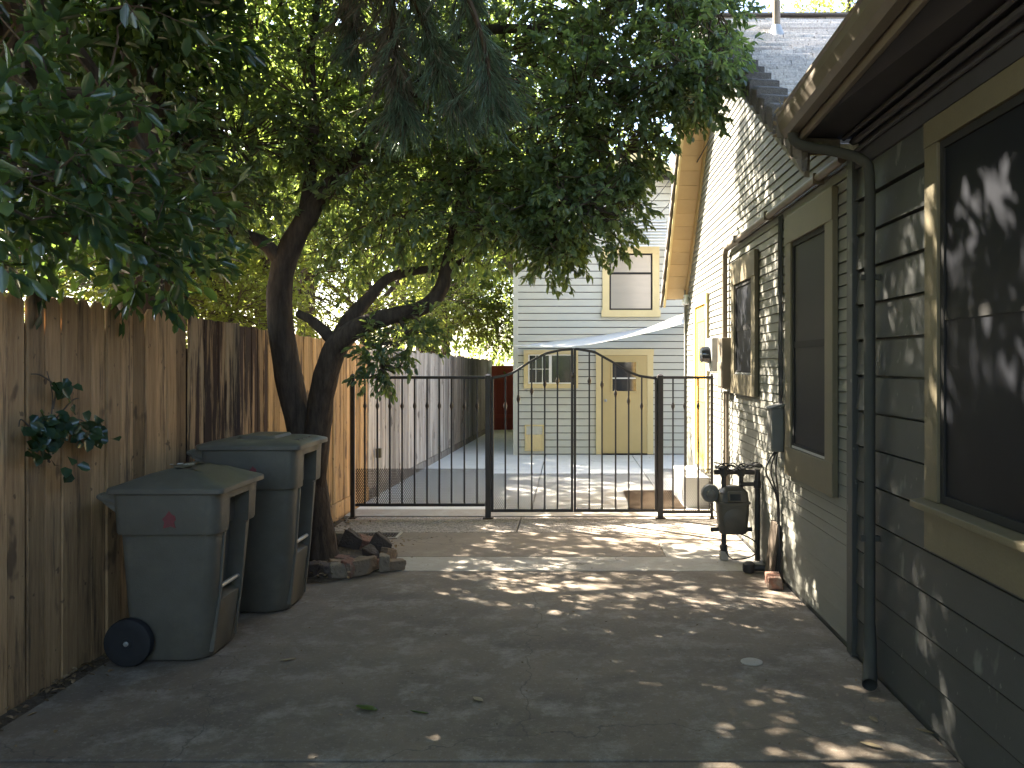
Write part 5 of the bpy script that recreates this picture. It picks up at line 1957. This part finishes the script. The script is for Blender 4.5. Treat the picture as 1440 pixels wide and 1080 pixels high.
def build_far_trees():
    S, G = MAT['leaf_sun'], MAT['leaf_green']
    tree("backlit_tree", "sunlit yellow-green tree beyond the stained fence, seen through the fork of the dark trunk", (-4.9, 10.6, 0), 4.3, .11,
         [((-4.9, 10.6, 2.6), (1.1, 1.0, .8), 330), ((-4.0, 10.2, 2.3), (.9, .8, .6), 260), ((-5.8, 10.4, 2.9), (1.0, .9, .8), 260), ((-4.6, 11.0, 3.9), (1.2, 1.1, .8), 300), ((-3.6, 10.9, 3.2), (.7, .7, .7), 170)], S, (.075, .036), gap=-.65)
    tree("backlit_tree", "sunlit yellow-green tree over the grey fence, behind the hanging spray and the gate panel", (-3.5, 14.5, 0), 5.2, .12,
         [((-3.3, 14.2, 2.6), (1.0, 1.2, .7), 360), ((-2.5, 15.2, 2.9), (.9, 1.1, .8), 330), ((-3.6, 14.6, 4.0), (1.3, 1.3, .9), 360), ((-2.3, 16.0, 4.0), (.9, 1.1, .9), 260), ((-4.4, 13.8, 3.2), (1.0, 1.0, 1.0), 250), ((-2.6, 13.4, 3.6), (.8, .9, .7), 260), ((-2.2, 14.6, 4.6), (1.0, 1.2, .6), 280), ((-3.2, 13.2, 4.9), (1.2, 1.1, .7), 200)], S, (.08, .04), gap=-.05, freq=1.4)
    tree("backlit_tree", "fresh green tree over the far end of the grey fence, beside the red gate", (-3.3, 20.5, 0), 6.0, .14,
         [((-2.9, 20.5, 2.9), (1.2, 1.5, .9), 330), ((-1.7, 22.5, 2.6), (1.2, 1.2, .9), 320), ((-3.2, 20.8, 4.6), (1.6, 1.6, 1.1), 330), ((-1.4, 23, 4.2), (1.4, 1.2, 1.1), 300), ((-.6, 24.5, 2.0), (1.2, .8, 1.1), 200), ((-2.2, 23.5, 5.8), (1.5, 1.5, 1.0), 240)], G, (.10, .05), gap=-.65, shoot=.35)
    tree("backlit_tree", "pale sunlit tree glimpsed over the near fence between the big glossy leaves", (-6.2, 9.0, 0), 5.0, .12,
         [((-6.2, 9.0, 3.0), (1.3, 1.2, .9), 300), ((-5.2, 8.3, 2.4), (.9, .9, .6), 190), ((-7.2, 9.4, 3.3), (1.2, 1.2, .9), 230), ((-6.0, 9.6, 4.4), (1.5, 1.3, .9), 280)], S, (.085, .042), gap=-.65)
    tree("tall_tree", "tall shady green tree rising behind the glossy-leaved tree at the top left", (-6.6, 12.5, 0), 8.0, .2,
         [((-6.0, 12.5, 4.8), (1.8, 1.6, 1.2), 330), ((-7.6, 12.2, 5.5), (1.8, 1.6, 1.3), 330), ((-5.2, 13.4, 5.6), (1.6, 1.6, 1.1), 280), ((-6.6, 12.6, 7.2), (2.2, 2.0, 1.3), 330), ((-8.6, 13.0, 4.2), (1.6, 1.6, 1.3), 240), ((-4.6, 12.6, 4.3), (1.2, 1.1, .8), 200)], G, (.10, .048), gap=-.65, shoot=.34)
    tree("tall_tree", "tall green tree behind the crown of the forked tree, over the grey fence", (-5.4, 17.5, 0), 8.2, .2,
         [((-5.0, 17.5, 5.0), (1.9, 1.8, 1.3), 300), ((-4.0, 18.8, 5.6), (1.7, 1.7, 1.2), 280), ((-6.3, 17.2, 5.8), (1.8, 1.8, 1.3), 280), ((-5.4, 18.0, 7.4), (2.2, 2.0, 1.2), 300), ((-7.0, 18.2, 3.8), (1.6, 1.6, 1.3), 230)], G, (.105, .05), gap=-.65, shoot=.36)
    tree("tall_tree", "tall green tree behind the grey outbuilding's roof", (-1.5, 28, 0), 9.5, .25,
         [((-1.5, 28, 6.0), (2.4, 2.0, 1.6), 330), ((.8, 28.5, 6.8), (2.4, 2.0, 1.6), 320), ((-3.4, 28, 7.2), (2.2, 2.0, 1.5), 280), ((-.6, 28.5, 8.8), (2.8, 2.2, 1.4), 320), ((2.8, 28.6, 8.0), (2.0, 1.8, 1.5), 250)], G, (.13, .06), gap=-.65, shoot=.42)
    tree("pale_tree", "pale sun-bleached tree showing over the ridge of the bungalow roof", (7.5, 23, 0), 11.5, .25,
         [((6.6, 23, 9.8), (1.8, 1.6, 1.3), 330), ((8.6, 23, 10.0), (2.0, 1.6, 1.4), 330), ((5.0, 23.5, 9.8), (1.5, 1.3, 1.2), 260), ((7.6, 23.5, 11.2), (2.2, 1.8, 1.0), 230)], S, (.12, .06), gap=-.7, shoot=.42, twigs=.4)


def build_more_trees():
    S = MAT['leaf_sun']
    tree("backlit_tree", "sunlit bushy tree filling the gap under the arching limb, beyond the grey fence", (-4.4, 12.2, 0), 5.0, .11,
         [((-3.7, 12.0, 2.7), (1.0, .9, .8), 330), ((-4.6, 12.4, 3.4), (1.2, 1.0, .9), 330), ((-3.4, 12.8, 3.7), (.9, .9, .8), 300), ((-4.2, 12.2, 4.8), (1.3, 1.1, .9), 330), ((-5.6, 12.0, 2.9), (1.1, .9, .9), 300)], S, (.07, .034), gap=-.5)
    G = MAT['leaf_green']
    tree("tall_tree", "leafy tree close behind the stained fence, filling the gap left of the forked trunk", (-4.6, 9.6, 0), 7.0, .15,
         [((-4.3, 9.6, 4.0), (1.2, 1.0, .8), 330), ((-5.6, 9.8, 4.4), (1.3, 1.1, 1.0), 330), ((-4.0, 10.6, 5.0), (1.3, 1.1, .9), 330), ((-5.0, 9.6, 6.0), (1.6, 1.3, .9), 330), ((-3.0, 10.8, 5.9), (1.0, 1.0, .7), 220), ((-6.8, 9.6, 5.4), (1.3, 1.2, 1.0), 260)], G, (.085, .04), gap=-.4, shoot=.28)
    tree("tall_tree", "leafy tree beyond the grey fence, between the forked trunk and the outbuilding", (-4.4, 22, 0), 9.5, .2,
         [((-3.2, 21, 6.2), (1.8, 1.5, 1.2), 330), ((-1.6, 22.5, 6.6), (1.8, 1.5, 1.2), 330), ((-5.0, 21, 7.4), (2.0, 1.6, 1.3), 300), ((-2.6, 22, 8.4), (2.2, 1.6, 1.2), 330), ((.2, 23.5, 7.8), (1.8, 1.5, 1.2), 280)], G, (.115, .055), gap=-.4, shoot=.38)


def build_backdrop_trees():
    S, G = MAT['leaf_sun'], MAT['leaf_green']
    def pb(px, py, d, r, n):
        return (tuple(P(px, py, d)), r, n)
    tree("backlit_tree", "bright green tree over the grey fence, just left of the outbuilding's corner", (-2.75, 18.6, 0), 4.6, .1,
         [pb(690, 440, 19.5, (.7, .8, .8), 260), pb(640, 430, 18.5, (.9, .9, .8), 300), pb(600, 440, 18, (.8, .8, .6), 260), pb(660, 370, 19, (1.0, .9, .8), 300), pb(700, 360, 21, (.8, .8, .9), 240), pb(600, 350, 18.5, (1.0, .9, .8), 280)], S, (.085, .042), gap=-.8, shoot=.28)
    tree("backlit_tree", "leafy tree glimpsed beyond the fence just left of the forked trunk", (-5.6, 13.6, 0), 5.0, .11,
         [pb(330, 400, 13.2, (.9, .8, .7), 280), pb(250, 400, 13, (.9, .8, .7), 280), pb(290, 340, 13.5, (1.1, .9, .8), 300), pb(200, 370, 13, (1.0, .8, .8), 260), pb(350, 320, 14, (.9, .8, .8), 240)], S, (.08, .04), gap=-.8, shoot=.28)
    tree("tall_tree", "dark leafy tree closing the view behind the middle of the forked tree's crown", (-3.4, 19.8, 0), 8.5, .16,
         [pb(560, 250, 19, (1.4, 1.2, 1.1), 320), pb(640, 230, 19.5, (1.4, 1.2, 1.1), 320), pb(480, 260, 18.5, (1.3, 1.2, 1.1), 300), pb(600, 130, 19.5, (1.6, 1.2, 1.2), 320), pb(700, 160, 20.5, (1.4, 1.2, 1.2), 300), pb(480, 130, 19, (1.5, 1.2, 1.2), 300)], G, (.11, .052), gap=-.6, shoot=.36)


def build_shade_foliage():
    # unseen foliage added behind the camera to cut skylight on the foreground
    B = []
    for i in range(11):
        x = -9 + i * 1.8
        B.append(((x, -8.5 + random.uniform(-1, 1), 1.5), (1.4, 1.2, 1.5), 150))
    for y in (-4, -2, 0, 2, 4):
        B.append(((-6.5, y, 3.5), (1.0, 1.4, 1.6), 130))
        B.append(((-6.8, y, 6.5), (1.2, 1.4, 1.6), 130))
    o = foliage("shade_foliage", B, MAT['leaf_green'], None, leaf=(.2, .1), per_shoot=8, shoot=.5, gap=-1.2, freq=.5)
    o['kind'] = 'stuff'


def build_litter():
    # dead leaves and scraps in the dirt strip by the fence and round the tree
    n = 900
    y = rng.uniform(3.7, 9.4, n)
    x = np.array([fence_x(v) for v in y]) + rng.exponential(.07, n) + .02
    y[:420] = rng.normal(7.4, .4, 420)
    x[:420] = np.array([fence_x(v) for v in y[:420]]) + .02 + rng.exponential(.07, 420)
    near = (np.abs(y - 7.4) < .8)
    x[near] += rng.uniform(0, 1.0, near.sum())
    z = np.where(near, .03 + .05 * rng.random(n), .004)
    on = x < -2.68
    z = np.where(on & ~near, -.012, z)
    pos = np.stack([x, y, z + .004], 1)
    a = rng.uniform(0, 6.28, n)
    ax = np.stack([np.cos(a), np.sin(a), rng.normal(0, .15, n)], 1)
    up = np.stack([rng.normal(0, .3, n), rng.normal(0, .3, n), np.ones(n)], 1)
    o = leaf_mesh("leaf_litter", pos, ax, up, rng.uniform(.02, .055, n), rng.uniform(.012, .025, n), MAT['litter'])
    o['kind'] = 'stuff'
    # crumbs over the driveway
    n = 420
    x, y = rng.uniform(-2.5, 1.62, n), 3.0 + 6.4 * rng.random(n)
    pos = np.stack([x, y, np.full(n, .004)], 1)
    a = rng.uniform(0, 6.28, n)
    ax = np.stack([np.cos(a), np.sin(a), rng.normal(0, .1, n)], 1)
    up = np.stack([rng.normal(0, .3, n), rng.normal(0, .3, n), np.ones(n)], 1)
    o = leaf_mesh("leaf_crumbs", pos, ax, up, rng.uniform(.006, .024, n), rng.uniform(.004, .011, n), MAT['litter'])
    o['kind'] = 'stuff'
    # valley debris where the two roofs meet
    n = 260
    t_ = rng.random(n)
    pos = np.stack([1.24 + rng.uniform(-.03, .35, n), 4.82 + rng.uniform(-.1, .28, n), np.zeros(n)], 1)
    pos[:, 2] = np.array([max(3.0 + (4.75 - b) * .045 + .165 if b < 4.95 else 0, g_near(b) + .05) for b in pos[:, 1]]) + rng.uniform(0, .03, n)
    ax = unit(rng.normal(size=(n, 3)))
    o = leaf_mesh("roof_debris", pos, ax, rng.normal(size=(n, 3)), rng.uniform(.03, .07, n), rng.uniform(.006, .02, n), MAT['dry_leaf'])
    o['kind'] = 'stuff'
    # the few leaves one can pick out
    G = "fallen leaves on the driveway"
    sp = [((515, 998), .13, .05, "pale green fallen leaf lying on the driveway in front of the bins"), ((590, 1003), .10, .02, "thin curled dry leaf on the driveway right of the pale green leaf"),
          ((1228, 1013), .07, .035, "upright dry leaf on the driveway below the downspout outlet"), ((1225, 1050), .10, .035, "long dry leaf on the driveway nearest the lower right wall"),
          ((405, 929), .09, .03, "dark damp leaf on the driveway beside the shorter bin"), ((1300, 1030), .09, .03, "dry leaf tucked against the foot of the wide siding"),
          ((672, 985), .08, .035, "small dry leaf on the driveway in the middle of the shade")]
    for (px, py), L_, W_, lab in sp:
        y = CAM_H * FPX / (py - VY)
        p = P(px, py, y)
        a = random.uniform(0, 6.28)
        # a curled blade, seven points wide
        mb = MB()
        pts = []
        for i in range(7):
            u = i / 6
            w = W_ * math.sin(math.pi * min(.97, .06 + u * .94)) ** .8
            c = Vector((math.cos(a), math.sin(a), 0)) * (u - .5) * L_
            s = Vector((-math.sin(a), math.cos(a), 0))
            h = .004 + .05 * L_ * 4 * (u - .5) ** 2
            pts.append((c + s * w * .5 + Vector((0, 0, h + .22 * w)), c + Vector((0, 0, h)), c - s * w * .5 + Vector((0, 0, h + .22 * w))))
        vs = [p + Vector((0, 0, 0)) + q for tr in pts for q in tr]
        fs = []
        for i in range(6):
            fs += [(3 * i, 3 * i + 3, 3 * i + 4, 3 * i + 1), (3 * i + 1, 3 * i + 4, 3 * i + 5, 3 * i + 2)]
        mb.add(vs, fs, random.random())
        o = mb.build("fallen_leaf", MAT['leaf_green'] if 'green' in lab else MAT['dry_leaf'], None, smooth=True)
        recentre(o)
        o.location.z = .002
        md = o.modifiers.new("thick", 'SOLIDIFY')
        md.thickness = .0012
        tag(o, lab, "leaf", G)


build_main_tree()
build_broadleaf()
build_conifer()
build_vine()
build_far_trees()
build_more_trees()
build_backdrop_trees()
build_shade_foliage()
build_litter()

for o in bpy.data.objects:
    if '_o' in o:
        del o['_o']
